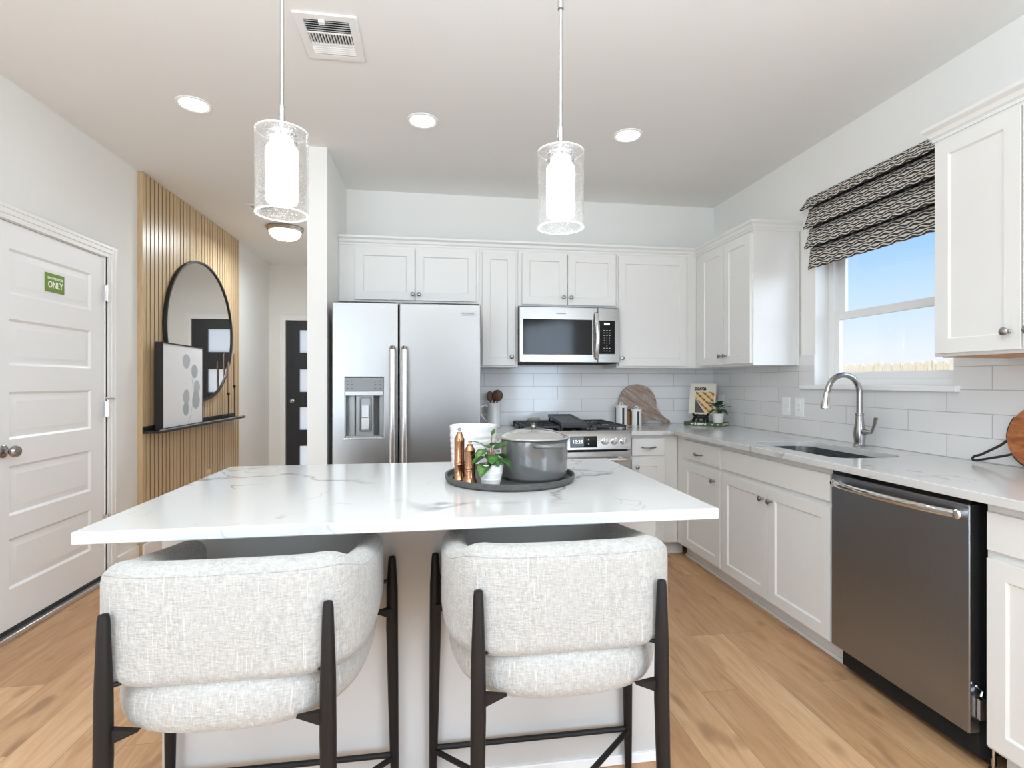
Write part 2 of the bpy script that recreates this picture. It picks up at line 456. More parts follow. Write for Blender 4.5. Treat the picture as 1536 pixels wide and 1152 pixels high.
acacia = wood('acacia_board', rgb(150,86,48), rgb(196,128,78), (4, 8, 26), .35, rgb(100,56,32), 1.6)
white_cer = plain('white_ceramic', rgb(238,237,235), .22, coat=.3)
white_matte = plain('white_stoneware', rgb(232,230,225), .55)
plate_m = plain('plate_plastic', rgb(240,240,238), .35)
grey_enamel = plain('grey_enamel', rgb(100,99,98), .08, coat=.9)
lid_enamel_lit = plain('lid_enamel_lit', rgb(150,146,141), .10, coat=.8)  # same grey as the pot, lightened to imitate reflections on the lid
tray_m = wood('charcoal_tray', rgb(66,64,64), rgb(92,89,87), (14,14,30), .5)
leaf_m = NT('leaf_green'); _n = leaf_m.noise(leaf_m.coord(), 38, 3)
leaf_m.link(leaf_m.ramp(_n.outputs['Fac'], [(.3, rgb(20,64,18)), (.52, rgb(48,98,34)), (.70, rgb(122,150,84))]), leaf_m.b.inputs['Base Color']); leaf_m.val(leaf_m.b, Roughness=.4); leaf_m = leaf_m.m
leaf_d = plain('leaf_dark', rgb(28,80,36), .4)
stem_m = plain('plant_stem', rgb(140,100,84), .6)
soil_m = plain('potting_soil', rgb(58,44,34), .9)
pane_m = clear_glass('window_glass'); seed_m = clear_glass('seeded_glass', seeded=True)
mirror_m = plain('mirror_silver', (.86,.86,.86,1), .015, 1)
opal = plain('opal_glass_lit', rgb(255,252,246), .4, emit=(1,.975,.94,1), strength=1.15)
led = plain('led_lens_lit', rgb(255,255,255), .4, emit=(1,.98,.95,1), strength=9)
frost = NT('frosted_pane'); frost.n.remove(frost.b)
_t = frost.new('BsdfTranslucent'); _t.inputs[0].default_value = (1,.98,.94,1); _g = frost.new('BsdfTransparent'); _g.inputs[0].default_value = (1,.97,.91,1); _x = frost.new('MixShader'); _x.inputs[0].default_value = .5
frost.link(_t.outputs[0], _x.inputs[1]); frost.link(_g.outputs[0], _x.inputs[2]); frost.link(_x.outputs[0], frost.o.inputs['Surface']); frost = frost.m

ST = dict(kind='structure')
CEIL = 2.743; XL = -2.07; XR = 2.35; YB = 4.17; YH = 6.97; YR = -4.2
# ------------------------------------------------------------------ setting
tag(MB().box(XL-.12, XR+.2, YR-.1, YH+.15, -.06, 0).build('floor', floor_m, base=(0,0,0)), 'light oak plank floor running through kitchen and hall', **ST)
tag(MB().box(XL-.12, XR+.2, YR-.1, YH+.15, CEIL, CEIL+.1).build('ceiling', ceil_m), 'flat off-white painted ceiling', **ST)
SW0, SW1 = -3.3, -1.3
b = MB(); b.box(XL-.12, XL, YR, SW0, 0, CEIL).box(XL-.12, XL, SW1, 2.79, 0, CEIL).box(XL-.12, XL, SW0, SW1, 0, .3).box(XL-.12, XL, SW0, SW1, 2.4, CEIL).box(XL-.12, XL, 3.662, YH, 0, CEIL).box(XL-.12, XL, 2.79, 3.662, 2.052, CEIL)
tag(b.build('wall_left', wall_m), 'off-white painted wall on the left with the panelled door', **ST)
tag(MB().box(-.797, XR, YB, YB+.12, 0, CEIL).build('wall_back', wall_m), 'off-white wall behind the refrigerator and range', **ST)
tag(MB().box(-.797, -.677, 3.445, YH, 0, CEIL).build('wall_hall', wall_m), 'short white wall end between refrigerator and hallway', **ST)
WY0, WY1, WZ0, WZ1 = 2.072, 2.96, 1.243, 2.37
b = MB(); b.box(XR, XR+.17, YR, SW0, 0, CEIL).box(XR, XR+.17, SW1, WY0, 0, CEIL).box(XR, XR+.17, SW0, SW1, 0, .3).box(XR, XR+.17, SW0, SW1, 2.4, CEIL).box(XR, XR+.17, WY1, YB+.12, 0, CEIL).box(XR, XR+.17, WY0, WY1, 0, WZ0).box(XR, XR+.17, WY0, WY1, WZ1, CEIL)
tag(b.build('wall_right', wall_m), 'off-white wall on the right with the sink window', **ST)
DX0, DX1 = -1.871, -1.06
b = MB(); b.box(XL, DX0-.004, YH, YH+.12, 0, CEIL).box(DX1+.004, -.677, YH, YH+.12, 0, CEIL).box(DX0-.004, DX1+.004, YH, YH+.12, 2.042, CEIL)
tag(b.build('wall_front', wall_m), 'white wall at the end of the hallway around the dark door', **ST)
b = MB(); RW = [(-1.4, .3), (.8, 2.1)]
b.box(XL, RW[0][0], YR-.1, YR, 0, CEIL).box(RW[0][1], RW[1][0], YR-.1, YR, 0, CEIL).box(RW[1][1], XR, YR-.1, YR, 0, CEIL)
for a0, a1 in RW: b.box(a0, a1, YR-.1, YR, 0, .3).box(a0, a1, YR-.1, YR, 2.4, CEIL)
tag(b.build('wall_rear', wall_m), 'white living room wall behind the viewpoint with added tall windows', **ST)
for i, (a0, a1) in enumerate(RW):  # unseen windows added where the rear fill lamps stand
    w = MB().holed([(a0,.3),(a1,.3),(a1,2.4),(a0,2.4)], [(a0+.06,.36),(a1-.06,.36),(a1-.06,2.34),(a0+.06,2.34)], XZ, YR-.09, YR-.02)
    wf = w.build('window_%d' % (i + 2), trim_m, base=((a0+a1)/2, YR-.05, .3)); tag(wf, 'tall white framed window added in the unseen living room', **ST)
    MB().box(a0+.05, a1-.05, YR-.07, YR-.062, .35, 2.35).build('pane', pane_m, wf)
for i, x in enumerate((XL-.08, XR+.03)):  # unseen side windows added to go with the side fill lamps
    w = MB().holed([(SW0,.3),(SW1,.3),(SW1,2.4),(SW0,2.4)], [(SW0+.06,.36),(SW1-.06,.36),(SW1-.06,2.34),(SW0+.06,2.34)], YZ, x, x+.06)
    wf = w.build('window_%d' % (i + 4), trim_m, base=(x, (SW0+SW1)/2, .3)); tag(wf, 'tall white framed window added in the unseen living room side wall', **ST)
    MB().box(x+.026, x+.034, SW0+.05, SW1-.05, .35, 2.35).build('pane', pane_m, wf)
# baseboards
def baseboard(name, pts, label):
    b = MB()
    for (x0, y0, x1, y1) in pts:
        b.box(min(x0,x1), max(x0,x1), min(y0,y1), max(y0,y1), 0, .115)
    return tag(b.build(name, trim_m, bevel=.004), label, **ST)
baseboard('baseboard_left', [(XL, 3.745, XL+.014, 4.015), (XL+.032, 4.015, XL+.046, 5.885), (XL, 5.885, XL+.014, YH), (XL, YR, XL+.014, 2.69)], 'white baseboard along the left wall')
baseboard('baseboard_front', [(XL+.014, YH-.014, DX0-.07, YH), (DX1+.07, YH-.014, -.811, YH)], 'white baseboard beside the dark front door')
baseboard('baseboard_hall', [(-.811, 3.431, -.797, YH), (-.797, 3.431, -.677, 3.445)], 'white baseboard around the hallway wall end')
# backsplash tiles
tag(MB().box(.298, XR-.008, YB-.008, YB, .9145, 1.43).build('wall_tile_back', tile_b), 'glossy pale grey subway tile backsplash behind the range', **ST)
b = MB(); b.box(XR-.008, XR, .75, YB-.008, .9145, 1.214).box(XR-.008, XR, .75, WY0, 1.214, 1.43).box(XR-.008, XR, WY1, YB-.008, 1.214, 1.43)
tag(b.build('wall_tile_right', tile_r), 'glossy pale grey subway tile backsplash below the window', **ST)

# ---- sink window
w = thing('window_1', (XR+.1, (WY0+WY1)/2, WZ0), 'white single-hung window above the sink', None, kind='structure')
MB().holed([(WY0,WZ0),(WY1,WZ0),(WY1,WZ1),(WY0,WZ1)], [(WY0+.04,WZ0+.035),(WY1-.04,WZ0+.035),(WY1-.04,WZ1-.04),(WY0+.04,WZ1-.04)], YZ, XR+.09, XR+.155).build('window_frame', trim_m, w, bevel=.003)
MR = 1.665
sash = MB().holed([(WY0+.04,WZ0+.035),(WY1-.04,WZ0+.035),(WY1-.04,MR+.02),(WY0+.04,MR+.02)], [(WY0+.075,WZ0+.075),(WY1-.075,WZ0+.075),(WY1-.075,MR-.025),(WY0+.075,MR-.025)], YZ, XR+.1, XR+.125).build('lower_sash', trim_m, w, bevel=.002)
MB().box(XR+.111, XR+.115, WY0+.07, WY1-.07, WZ0+.07, MR-.02).build('pane', pane_m, sash)
sash = MB().holed([(WY0+.04,MR-.015),(WY1-.04,MR-.015),(WY1-.04,WZ1-.04),(WY0+.04,WZ1-.04)], [(WY0+.09,MR+.02),(WY1-.09,MR+.02),(WY1-.09,WZ1-.075),(WY0+.09,WZ1-.075)], YZ, XR+.128, XR+.15).build('upper_sash', trim_m, w, bevel=.002)
MB().box(XR+.137, XR+.141, WY0+.085, WY1-.085, MR+.015, WZ1-.07).build('pane', pane_m, sash)
b = MB(); b.box(XR-.032, XR, 2.044, 3.069, 1.215, 1.243).box(XR-.001, XR+.09, WY0+.001, WY1-.001, 1.236, 1.2435)
b.build('window_sill', trim_m, w, bevel=.005)

# ---- outside
tag(MB().box(XR+.25, 14, -8, 16, -.35, -.3).build('ground', plain('yard_ground', rgb(214,208,192), .9)), 'yard ground outside the window', **ST)
fence_m = wood('fence_cedar', rgb(240,224,192), rgb(252,244,226), (3, 14, 1.4), .8, rgb(206,164,110))
fn = thing('wooden_fence', (5.6, 5.5, -.3), 'weathered cedar picket fence outside the window', 'fence')
b = MB(); y = 2.0; k = 0
while y < 11:
    h = 1.50 + random.uniform(-.012, .012)
    b.prism([(y, -.3), (y+.138, -.3), (y+.138, h-.03), (y+.108, h), (y+.03, h), (y, h-.03)], YZ, 5.58, 5.60); y += .143
b.build('pickets', fence_m, fn, bevel=.002)
MB().box(5.60, 5.64, 2.0, 11, .1, .19).build('rail', fence_m, fn)
MB().box(5.60, 5.64, 2.0, 11, 1.1, 1.19).build('rail', fence_m, fn)

# ------------------------------------------------------------------ left door and casing
d1 = thing('door_1', (XL-.03, 3.22, 0), 'white five-panel door on the left wall carrying the green sign', None, kind='structure')
DY0, DY1, FX = 2.80, 3.6545, XL-.006
panels = [(1.695,1.92), (1.342,1.573), (.975,1.211), (.598,.845), (.235,.484)]
b = MB(); PY0, PY1 = 2.909, 3.526
zs = [.028]
for p in reversed(panels): zs += [p[0], p[1]]
zs += [2.046]
b.box(FX-.04, FX-.012, DY0, DY1, .028, 2.046)
b.box(FX-.012, FX, DY0, PY0, .028, 2.046).box(FX-.012, FX, PY1, DY1, .028, 2.046)
for i in range(0, len(zs), 2): b.box(FX-.012, FX, PY0, PY1, zs[i], zs[i+1])
for z0, z1 in panels:       # sloped moulding and raised field
    def rr(i, w): return [(w, PY0+i, z0+i), (w, PY1-i, z0+i), (w, PY1-i, z1-i), (w, PY0+i, z1-i)]
    b.loops([rr(0, FX), rr(.012, FX-.010), rr(.020, FX-.010), rr(.045, FX-.002), rr(.048, FX-.002)], True, False, True)
b.build('door_panel', door_m, d1, smooth=20)
kb = MB(); kb.axis_lathe([(.031,0),(.031,.006),(.026,.010),(.012,.014),(.011,.03),(.02,.038),(.028,.048),(.029,.058),(.024,.068),(.008,.073),(.001,.073)], (FX, 2.868, .922), (1,0,0), 28)
kb.build('door_knob', nickel, d1)
for z in (1.822, 1.09, .37):
    hb = MB(); hb.cyl((XL+.012, 3.661, z-.05), (XL+.012, 3.661, z+.05), .0075, n=14).cyl((XL+.012, 3.661, z-.055), (XL+.012, 3.661, z-.048), .0085, n=14).cyl((XL+.012, 3.661, z+.048), (XL+.012, 3.661, z+.055), .0085, n=14)
    hb.box(XL-.006, XL+.008, 3.644, 3.661, z-.048, z+.048)
    h = hb.build('hinge', chrome, d1)
lb = MB(); lb.tube([(XL+.014, 3.64, 1.158), (XL+.03, 3.655, 1.158), (XL+.03, 3.69, 1.155)], .006, 8).ball((XL+.03, 3.692, 1.155), .009, 10, 8)
lb.build('swing_guard', chrome, d1)
MB().box(FX-.035, FX+.004, DY0, DY1, .030, .046).build('door_sweep', black, d1)
b = MB(); b.box(XL-.11, XL+.03, 2.76, 3.69, 0, .026)
tag(b.build('trim_threshold', plain('aluminium', (.75,.77,.8,1), .3, 1), bevel=.004), 'aluminium threshold under the white panelled door', **ST)
def casing(fn, a0, a1, ztop, wd, t):
    b = MB()
    for th, i0, i1 in ((t*.55, 0, wd), (t*.8, wd*.35, wd), (t, wd*.72, wd)):
        b.prism([(a0-i1, 0), (a0-i1, ztop+i1), (a1+i1, ztop+i1), (a1+i1, 0), (a1+i0, 0), (a1+i0, ztop+i0), (a0-i0, ztop+i0), (a0-i0, 0)], fn, 0, th)
    return b
c = casing(lambda u, w, h: (XL + h, u, w), 2.79, 3.672, 2.052, .073, .022)
tag(c.build('trim_1', trim_m, bevel=.002), 'white stepped door casing around the left panelled door', **ST)
b = MB(); b.box(XL-.10, XL, 3.655, 3.672, 0, 2.052).box(XL-.10, XL, 2.779, 2.796, 0, 2.052).box(XL-.10, XL, 2.78, 3.67, 2.049, 2.066)
tag(b.build('trim_2', trim_m), 'white door jamb of the left panelled door', **ST)
# sign
sg = thing('door_sign', (FX, 3.22, 1.75), 'green sign with white lettering stuck on the white panelled door', 'sign')
SX = FX + .003
MB().box(FX-.002, SX, 3.147, 3.292, 1.752, 1.853).build('sign_plate', plain('sign_green', rgb(110,142,34), .5), sg, bevel=.001)
sgw = plain('sign_white', rgb(248,250,240), .5)
text('EMPLOYEE ACCESS', sgw, 'lettering', sg, left_m(SX, 3.2215, 1.826), .017, .0005, bold=.0004, width=.118)
text('ONLY', sgw, 'lettering', sg, left_m(SX, 3.2215, 1.790), .05, .0005, bold=.0010, width=.115)

# ------------------------------------------------------------------ front door at hall end
fd = thing('door_2', ((DX0+DX1)/2, YH+.03, 0), 'black front door with a column of frosted panes', None, kind='structure')
lites = [(1.633,1.921), (1.133,1.421), (.65,.938), (.16,.447)]
LX0, LX1 = -1.712, -1.24
fm = wood('front_door_stain', rgb(30,30,32), rgb(46,46,50), (30,30,2), .4)
b = MB(); FY0, FY1 = YH+.012, YH+.055
b.box(DX0, LX0, FY0, FY1, .012, 2.038).box(LX1, DX1, FY0, FY1, .012, 2.038)
zz = [.012, .16, .447, .65, .938, 1.133, 1.421, 1.633, 1.921, 2.038]
for i in range(0, 10, 2): b.box(LX0, LX1, FY0, FY1, zz[i], zz[i+1])
b.build('door_panel', fm, fd)
for z0, z1 in lites: MB().box(LX0, LX1, YH+.03, YH+.036, z0, z1).build('pane', frost, fd)
kb = MB(); kb.axis_lathe([(.028,0),(.028,.008),(.012,.012),(.012,.05),(.001,.052)], (DX0+.07, FY0, 1.02), (0,-1,0), 18)
kb.build('door_knob', nickel, fd)
c = casing(lambda u, w, h: (u, YH - h, w), DX0-.004, DX1+.004, 2.042, .064, .02)
tag(c.build('trim_3', trim_m, bevel=.002), 'white casing around the black front door', **ST)

# ------------------------------------------------------------------ slat wall with mirror, ledge, picture, candles
sp = thing('slat_wall_panel', (XL, 4.945, .0), 'vertical oak slat cladding on the left wall', 'wall panel', kind='structure')
MB().box(XL, XL+.010, 4.02, 5.87, .0, CEIL-.002).build('felt_backing', slat_gap, sp)
b = MB(); b.box(XL, XL+.032, 4.018, 4.064, 0, CEIL-.002); y = 4.072; N = 32
pitch = (5.87 - y) / N
for i in range(N): b.box(XL+.028, XL+.032, y + i*pitch, y + i*pitch + pitch*.80, 0, CEIL-.003)
b.build('slats', oak_slat, sp, bevel=.001)
b = MB()
for i in range(N): b.box(XL+.008, XL+.0279, y + i*pitch + .0005, y + i*pitch + pitch*.80 - .0005, 0, CEIL-.003)
b.build('slat_cores', slat_gap, sp)
ol = thing('outlet_plate', (XL+.032, 5.09, .40), 'cream outlet plate low on the oak slats', 'outlet')
MB().box(XL+.030, XL+.037, 5.05, 5.13, .345, .465).build('plate', plain('almond_plate', rgb(222,200,174), .4), ol, bevel=.002)
MB().box(XL+.037, XL+.040, 5.07, 5.11, .365, .445).build('receptacle', plain('almond_insert', rgb(214,190,164), .4), ol, bevel=.001)

mr = thing('round_mirror', (XL+.032, 4.945, 1.70), 'large round black-framed mirror hung on the oak slats', 'mirror')
def ell(ry, rz, x, n=72): return [(x, 4.945 + ry*math.cos(2*PI*i/n), 1.70 + rz*math.sin(2*PI*i/n)) for i in range(n)]
MX = XL+.032
b = MB(); b.loops([ell(.655,.605,MX), ell(.655,.605,MX+.028), ell(.640,.590,MX+.028), ell(.640,.590,MX+.022), ell(.636,.586,MX+.020), ell(.636,.586,MX)], wrap=True, cap0=False, cap1=False)
b.build('mirror_frame', black, mr)
b = MB(); b.loops([ell(.638,.588,MX+.006), ell(.638,.588,MX+.018)]); b.build('mirror_glass', mirror_m, mr)

sh = thing('ledge_shelf', (XL+.032, 4.86, .9), 'narrow black picture ledge across the oak slats', 'shelf')
b = MB(); b.box(XL+.032, -1.924, 4.017, 5.70, .895, .912).box(XL+.032, XL+.042, 4.017, 5.70, .912, .945)
b.build('shelf_board', black, sh, bevel=.001)
MB().box(-1.927, -1.924, 4.02, 5.697, .9135, .922).build('front_lip', plain('edge_highlight', rgb(150,150,152), .25), sh)  # pale colour imitates the highlight along the black ledge

pc = thing('framed_picture', (-1.98, 4.46, .912), 'black framed canvas of grey leaf shapes leaning on the ledge', 'picture')
PZ0, PZ1, QY0, QY1 = .9125, 1.552, 4.120, 4.795
b = MB(); b.holed([(QY0,PZ0),(QY1,PZ0),(QY1,PZ1),(QY0,PZ1)], [(QY0+.009,PZ0+.009),(QY1-.009,PZ0+.009),(QY1-.009,PZ1-.009),(QY0+.009,PZ1-.009)], YZ, -2.007, -1.955)
b.build('picture_frame', black, pc)
cv = MB().box(-2.004, -1.961, QY0+.010, QY1-.010, PZ0+.010, PZ1-.010).build('canvas', plain('canvas_white', rgb(226,226,228), .8), pc)
art = MB()
def art_pt(u, v): return (-1.9602, QY0 + u*(QY1-QY0), PZ0 + v*(PZ1-PZ0))
def blob(u, v, ru, rv, k):
    n = 28; vs = [(-1.96 + .0004*k, QY0 + (u + ru*math.cos(2*PI*i/n)*(1 + .06*math.sin(3*2*PI*i/n + k)))*(QY1-QY0), PZ0 + (v + rv*math.sin(2*PI*i/n))*(PZ1-PZ0)) for i in range(n)]
    return MB().prism([(p[1], p[2]) for p in vs], YZ, -1.9612, -1.9606 + .00008*k)
art_c = [plain('art_grey', rgb(176,180,186), .9), plain('art_grey_blue', rgb(164,172,178), .9)]
for k, (u, v, ru, rv) in enumerate([(.56,.80,.095,.09),(.77,.68,.085,.088),(.83,.48,.085,.088),(.81,.32,.10,.125),(.56,.36,.082,.09),(.55,.21,.072,.085)]):
    blob(u, v, ru, rv, k).build('painted_leaf', art_c[k % 2], cv)
stp = [(.60,.02),(.66,.10),(.70,.20),(.74,.35),(.73,.48),(.70,.60)]
sm = MB()
for a, c2 in zip(stp, stp[1:]):
    p, q = art_pt(*a), art_pt(*c2); sm.prism([(p[1]-.003,p[2]),(p[1]+.003,p[2]),(q[1]+.003,q[2]),(q[1]-.003,q[2])], YZ, -1.9612, -1.9604)
sm.build('painted_stem', art_c[0], cv)

candle_m = plain('taper_wax', rgb(176,140,112), .6)
def candle(y, cup, top, l1, l2):
    t = thing('candlestick', (-1.972, y, .912), l1, 'candlestick', 'candlesticks on the ledge')
    b = MB(); b.lathe([(.024,0),(.024,.005),(.006,.010),(.004,.02),(.004,cup-.912-.03),(.008,cup-.912-.022),(.0125,cup-.912-.012),(.0125,cup-.912+.004),(.0098,cup-.912+.004),(.0098,cup-.912-.008)], (-1.972, y, .912), 18)
    b.build('holder', black, t)
    c = MB(); c.lathe([(.0095,0),(.0085,(top-cup)*.9),(.006,top-cup-.004),(.001,top-cup)], (-1.972, y, cup-.008), 16)
    c.lathe([(.0012,0),(.001,.014)], (-1.972, y, top-.01), 6)
    tag(c.build('taper_candle', candle_m, base=(-1.972, y, cup-.008)), l2, 'candle', 'tan taper candles')
candle(5.384, 1.155, 1.46, 'shorter black candlestick, the one nearer the mirror', 'tan taper candle in the shorter black candlestick')
candle(5.537, 1.225, 1.55, 'taller black candlestick at the far end of the ledge', 'tan taper candle in the taller black candlestick')

# ------------------------------------------------------------------ ceiling fittings
def recessed(x, y, label, power=.65):
    t = thing('recessed_light', (x, y, CEIL), label, 'ceiling light', 'recessed ceiling lights')
    b = MB(); b.shell([(.088,0),(.088,-.004),(.080,-.008),(.070,-.005),(.068,0)], (x, y, CEIL), 40); b.build('trim_ring', trim_m, t)
    MB().lathe([(.070,-.001),(.070,-.004),(.001,-.0045)], (x, y, CEIL), 36).build('lens', led, t)
    area_light('recessed_lamp', (0, 0, -.012), .13, .13, power, (.88,1.0,1.10), (0,0,-1), t, 'DISK', 165)
    return t
for x, l in ((-1.275, 'recessed ceiling light nearest the left wall'), (-.071, 'recessed ceiling light in front of the refrigerator'), (1.145, 'recessed ceiling light in front of the microwave')):
    recessed(x, 3.01, l)
for x in (-1.275, -.071, 1.145):  # unseen lights added behind the camera to brighten the room
    for y in (-.9, -2.8):
        recessed(x, y, 'recessed ceiling light added out of view behind the viewpoint', 3.5)

def vent(x0, x1, y0, y1, label):
    t = thing('ceiling_vent', ((x0+x1)/2, (y0+y1)/2, CEIL), label, 'vent')
    i = .036
    MB().holed([(x0,y0),(x1,y0),(x1,y1),(x0,y1)], [(x0+i,y0+i),(x1-i,y0+i),(x1-i,y1-i),(x0+i,y1-i)], XY, CEIL-.008, CEIL).build('vent_frame', trim_m, t, bevel=.003)
    MB().box(x0+i*.9, x1-i*.9, y0+i*.9, y1-i*.9, CEIL-.0012, CEIL-.0004).build('vent_shade_plate', dark, t)  # black plate put in for the shade behind the louvres
    L = y1 - y0 - 2*i
    b = MB()
    def slat_x(y, tilt):   # louvre running along x
        b.prism([(y, CEIL-.009), (y+.0015, CEIL-.009), (y+.0015+tilt, CEIL-.0015), (y+tilt, CEIL-.0015)], lambda u, w, h: (h, u, w), x0+i, x1-i)
    for k in range(5): slat_x(y0+i + L*.02 + k*L*.062, .006)
    for k in range(5): slat_x(y0+i + L*.70 + k*L*.062, -.009)
    for k in range(15):
        x = x0+i + (x1-x0-2*i)*(k+.3)/15
        b.prism([(x, CEIL-.009), (x+.0025, CEIL-.009), (x+.0025+.003, CEIL-.0015), (x+.003, CEIL-.0015)], lambda u, w, h: (u, h, w), y0+i + L*.36, y0+i + L*.66)
    b.box(x0+i, x1-i, y0+i+L*.335, y0+i+L*.36, CEIL-.009, CEIL-.003).box(x0+i, x1-i, y0+i+L*.66, y0+i+L*.69, CEIL-.009, CEIL-.003)
    b.build('louvres', trim_m, t)
    MB().box((x0+x1)/2-.03, (x0+x1)/2-.005, y0+i-.004, y0+i+.016, CEIL-.016, CEIL-.008).build('damper_lever', trim_m, t, bevel=.001)
vent(-.569, -.317, 2.19, 2.492, 'white ceiling air vent with louvres over a black plate near the pendants')
vent(-1.57, -1.32, 4.62, 4.92, 'white ceiling air vent in the hallway half hidden by pendant')

fl = thing('flush_mount_light', (-1.43, 5.30, CEIL), 'dome flush-mount light with bronze ring in the hallway', 'ceiling light')
b = MB(); b.lathe([(.165,0),(.168,-.012),(.160,-.02),(.160,-.028),(.150,-.04),(.140,-.04)], (-1.43,5.30,CEIL), 48); b.build('mount_ring', nickel_d, fl)
b = MB(); b.lathe([(.146*math.cos(a*PI/2/10)**.75 if a < 10 else .001, -.036-.085*math.sin(a*PI/2/10)) for a in range(11)], (-1.43,5.30,CEIL), 40); b.build('glass_dome', plain('opal_dome_lit', rgb(255,250,242), .4, emit=(1,.96,.9,1), strength=1.5), fl)
b = MB(); b.lathe([(.008,-.120),(.009,-.126),(.004,-.134),(.001,-.136)], (-1.43,5.30,CEIL), 16); b.build('finial', nickel_d, fl)
area_light('flush_lamp', (0, 0, -.15), .26, .26, 17, (.92,1.0,1.06), (0,0,-1), fl, 'DISK', 178)

# ------------------------------------------------------------------ pendants
def pendant(x, y, label):
    z0, z1 = 1.714, 1.938
    t = thing('pendant_light', (x, y, z0), label, 'pendant light', 'pendant lights over the island')
    b = MB(); b.cyl((x,y,z1-.012), (x,y,CEIL-.02), .0055, n=14); b.cyl((x,y,2.36),(x,y,2.385),.009,n=14); b.cyl((x,y,z1+.006),(x,y,z1+.07),.0085,n=14)
    b.build('rod', plain('rod_nickel', (.52,.52,.52,1), .14, 1), t)
    b = MB(); b.lathe([(.062,0),(.062,-.012),(.05,-.02),(.012,-.024),(.001,-.024)], (x,y,CEIL), 32); b.build('canopy', chrome, t)
    b = MB(); b.lathe([(.012,.010),(.03,.006),(.038,.0),(.038,-.006),(.028,-.010),(.040,-.016),(.040,-.024),(.028,-.030),(.026,-.040),(.001,-.040)], (x,y,z1-.004), 32); b.build('socket_cap', chrome, t)
    b = MB(); b.shell([(.068,0),(.068,z1-z0),(.016,z1-z0),(.016,z1-z0-.003),(.0645,z1-z0-.004),(.0645,0)], (x,y,z0), 56); b.build('glass_cylinder', seed_m, t)
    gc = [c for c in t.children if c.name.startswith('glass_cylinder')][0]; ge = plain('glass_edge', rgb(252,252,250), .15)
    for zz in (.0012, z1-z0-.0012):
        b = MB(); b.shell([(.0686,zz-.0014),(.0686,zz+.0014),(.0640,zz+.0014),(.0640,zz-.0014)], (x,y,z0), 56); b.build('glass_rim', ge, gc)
    b = MB(); b.lathe([(.028,.188),(.036,.186),(.042,.176),(.042,.042),(.038,.033),(.030,.031),(.001,.031)], (x,y,z0), 40); b.build('opal_shade', opal, t)
    d = bpy.data.lights.new('pendant_lamp', 'POINT'); d.energy = .9; d.color = (.92,1.0,1.06); d.shadow_soft_size = .05
    o = bpy.data.objects.new('pendant_lamp', d); COL.objects.link(o); o.parent = t; o.location = (0,0,-.06)
pendant(-.412, 1.497, 'seeded glass cylinder pendant over the left half of the island')
pendant(.366, 1.507, 'seeded glass cylinder pendant over the right half of the island')

# ------------------------------------------------------------------ cabinets
def back_fn(Y): return lambda u, v, w: (u, Y - w, v)         # u=x, v=z, w outwards (towards -y)
def right_fn(X): return lambda u, v, w: (X - w, u, v)        # u=y, v=z, w outwards (towards -x)
def shaker(fn, u0, u1, v0, v1, t=.019, st=.056, slab=False):
    b = MB()
    def rr(i, w): return [fn(u0+i, v0+i, w), fn(u1-i, v0+i, w), fn(u1-i, v1-i, w), fn(u0+i, v1-i, w)]
    if slab: return b.loops([rr(0,0), rr(0,t-.002), rr(.002,t)])
    return b.loops([rr(0,0), rr(0,t-.0015), rr(.0015,t), rr(st,t), rr(st+.003,t-.004), rr(st+.006,t-.008)])
def knob(fn, u, v, parent, w=.019):
    o = Vector(fn(u, v, w)); a = Vector(fn(u, v, w+1)) - o
    b = MB(); b.axis_lathe([(.008,0),(.008,.003),(.0055,.006),(.0055,.012),(.011,.017),(.0145,.022),(.0145,.026),(.009,.030),(.001,.031)], o, a, 20)
    return b.build('knob', nickel, parent)
def pull(fn, u, v, parent, w=.019, half=.05):
    pts = [fn(u + half*k, v - .004*(1-abs(k)), w + .012 + .014*(1-k*k)) for k in (-1, -.75, -.5, -.25, 0, .25, .5, .75, 1)]
    b = MB(); b.tube(pts, [.004,.0045,.006,.008,.0085,.008,.006,.0045,.004], 10)
    for k in (-1, 1): b.tube([fn(u+half*k, v, w), fn(u+half*k, v, w+.014)], [.0065,.0045], 10)
    return b.build('drawer_pull', nickel, parent)
def door(fn, u0, u1, v0, v1, parent, kn=None):
    d = shaker(fn, u0, u1, v0, v1).build('door', cab_m, parent, smooth=20)
    if kn: knob(fn, kn[0], kn[1], d)
    return d

UF, UD = 3.84, 3.835   # face of the upper boxes on the back wall
fb = back_fn(UF)
def upper_back(u0, u1, v0, label, doors, y1=YB-.002):
    t = thing('wall_cabinet', ((u0+u1)/2, YB-.17, v0), label, 'cabinet', 'upper cabinets')
    MB().box(u0+.0006, u1-.0006, UF, y1, v0, 2.24).build('cabinet_box', cab_m, t, bevel=.0015)
    for d in doors: door(fb, *d[:4], t, d[4])
    return t
upper_back(-.675, .318, 1.832, 'white two-door cabinet over the refrigerator', [(-.562,-.147,1.846,2.218,(-.160+.0,1.888)), (-.140,.295,1.846,2.218,(-.116,1.888))])
upper_back(.318, .607, 1.368, 'narrow white single-door cabinet between refrigerator and microwave', [(.340,.586,1.382,2.218,(.556,1.444))], YB-.0085)
upper_back(.607, 1.368, 1.822, 'white two-door cabinet over the microwave', [(.636,.976,1.836,2.218,(.948,1.892)), (.984,1.355,1.836,2.218,(1.006,1.892))], YB-.002)
upper_back(1.368, 2.0195, 1.368, 'wide white single-door wall cabinet right of the microwave', [(1.380,1.930,1.382,2.218,(1.404,1.44))], YB-.0085)
UR = 2.02; fr = right_fn(UR)
t = thing('wall_cabinet', (2.18, 3.47, 1.368), 'white two-door corner cabinet on the wall beside the window', 'cabinet', 'upper cabinets')
MB().box(UR, XR-.0085, 3.10, YB-.0085, 1.368, 2.24).build('cabinet_box', cab_m, t, bevel=.0015)
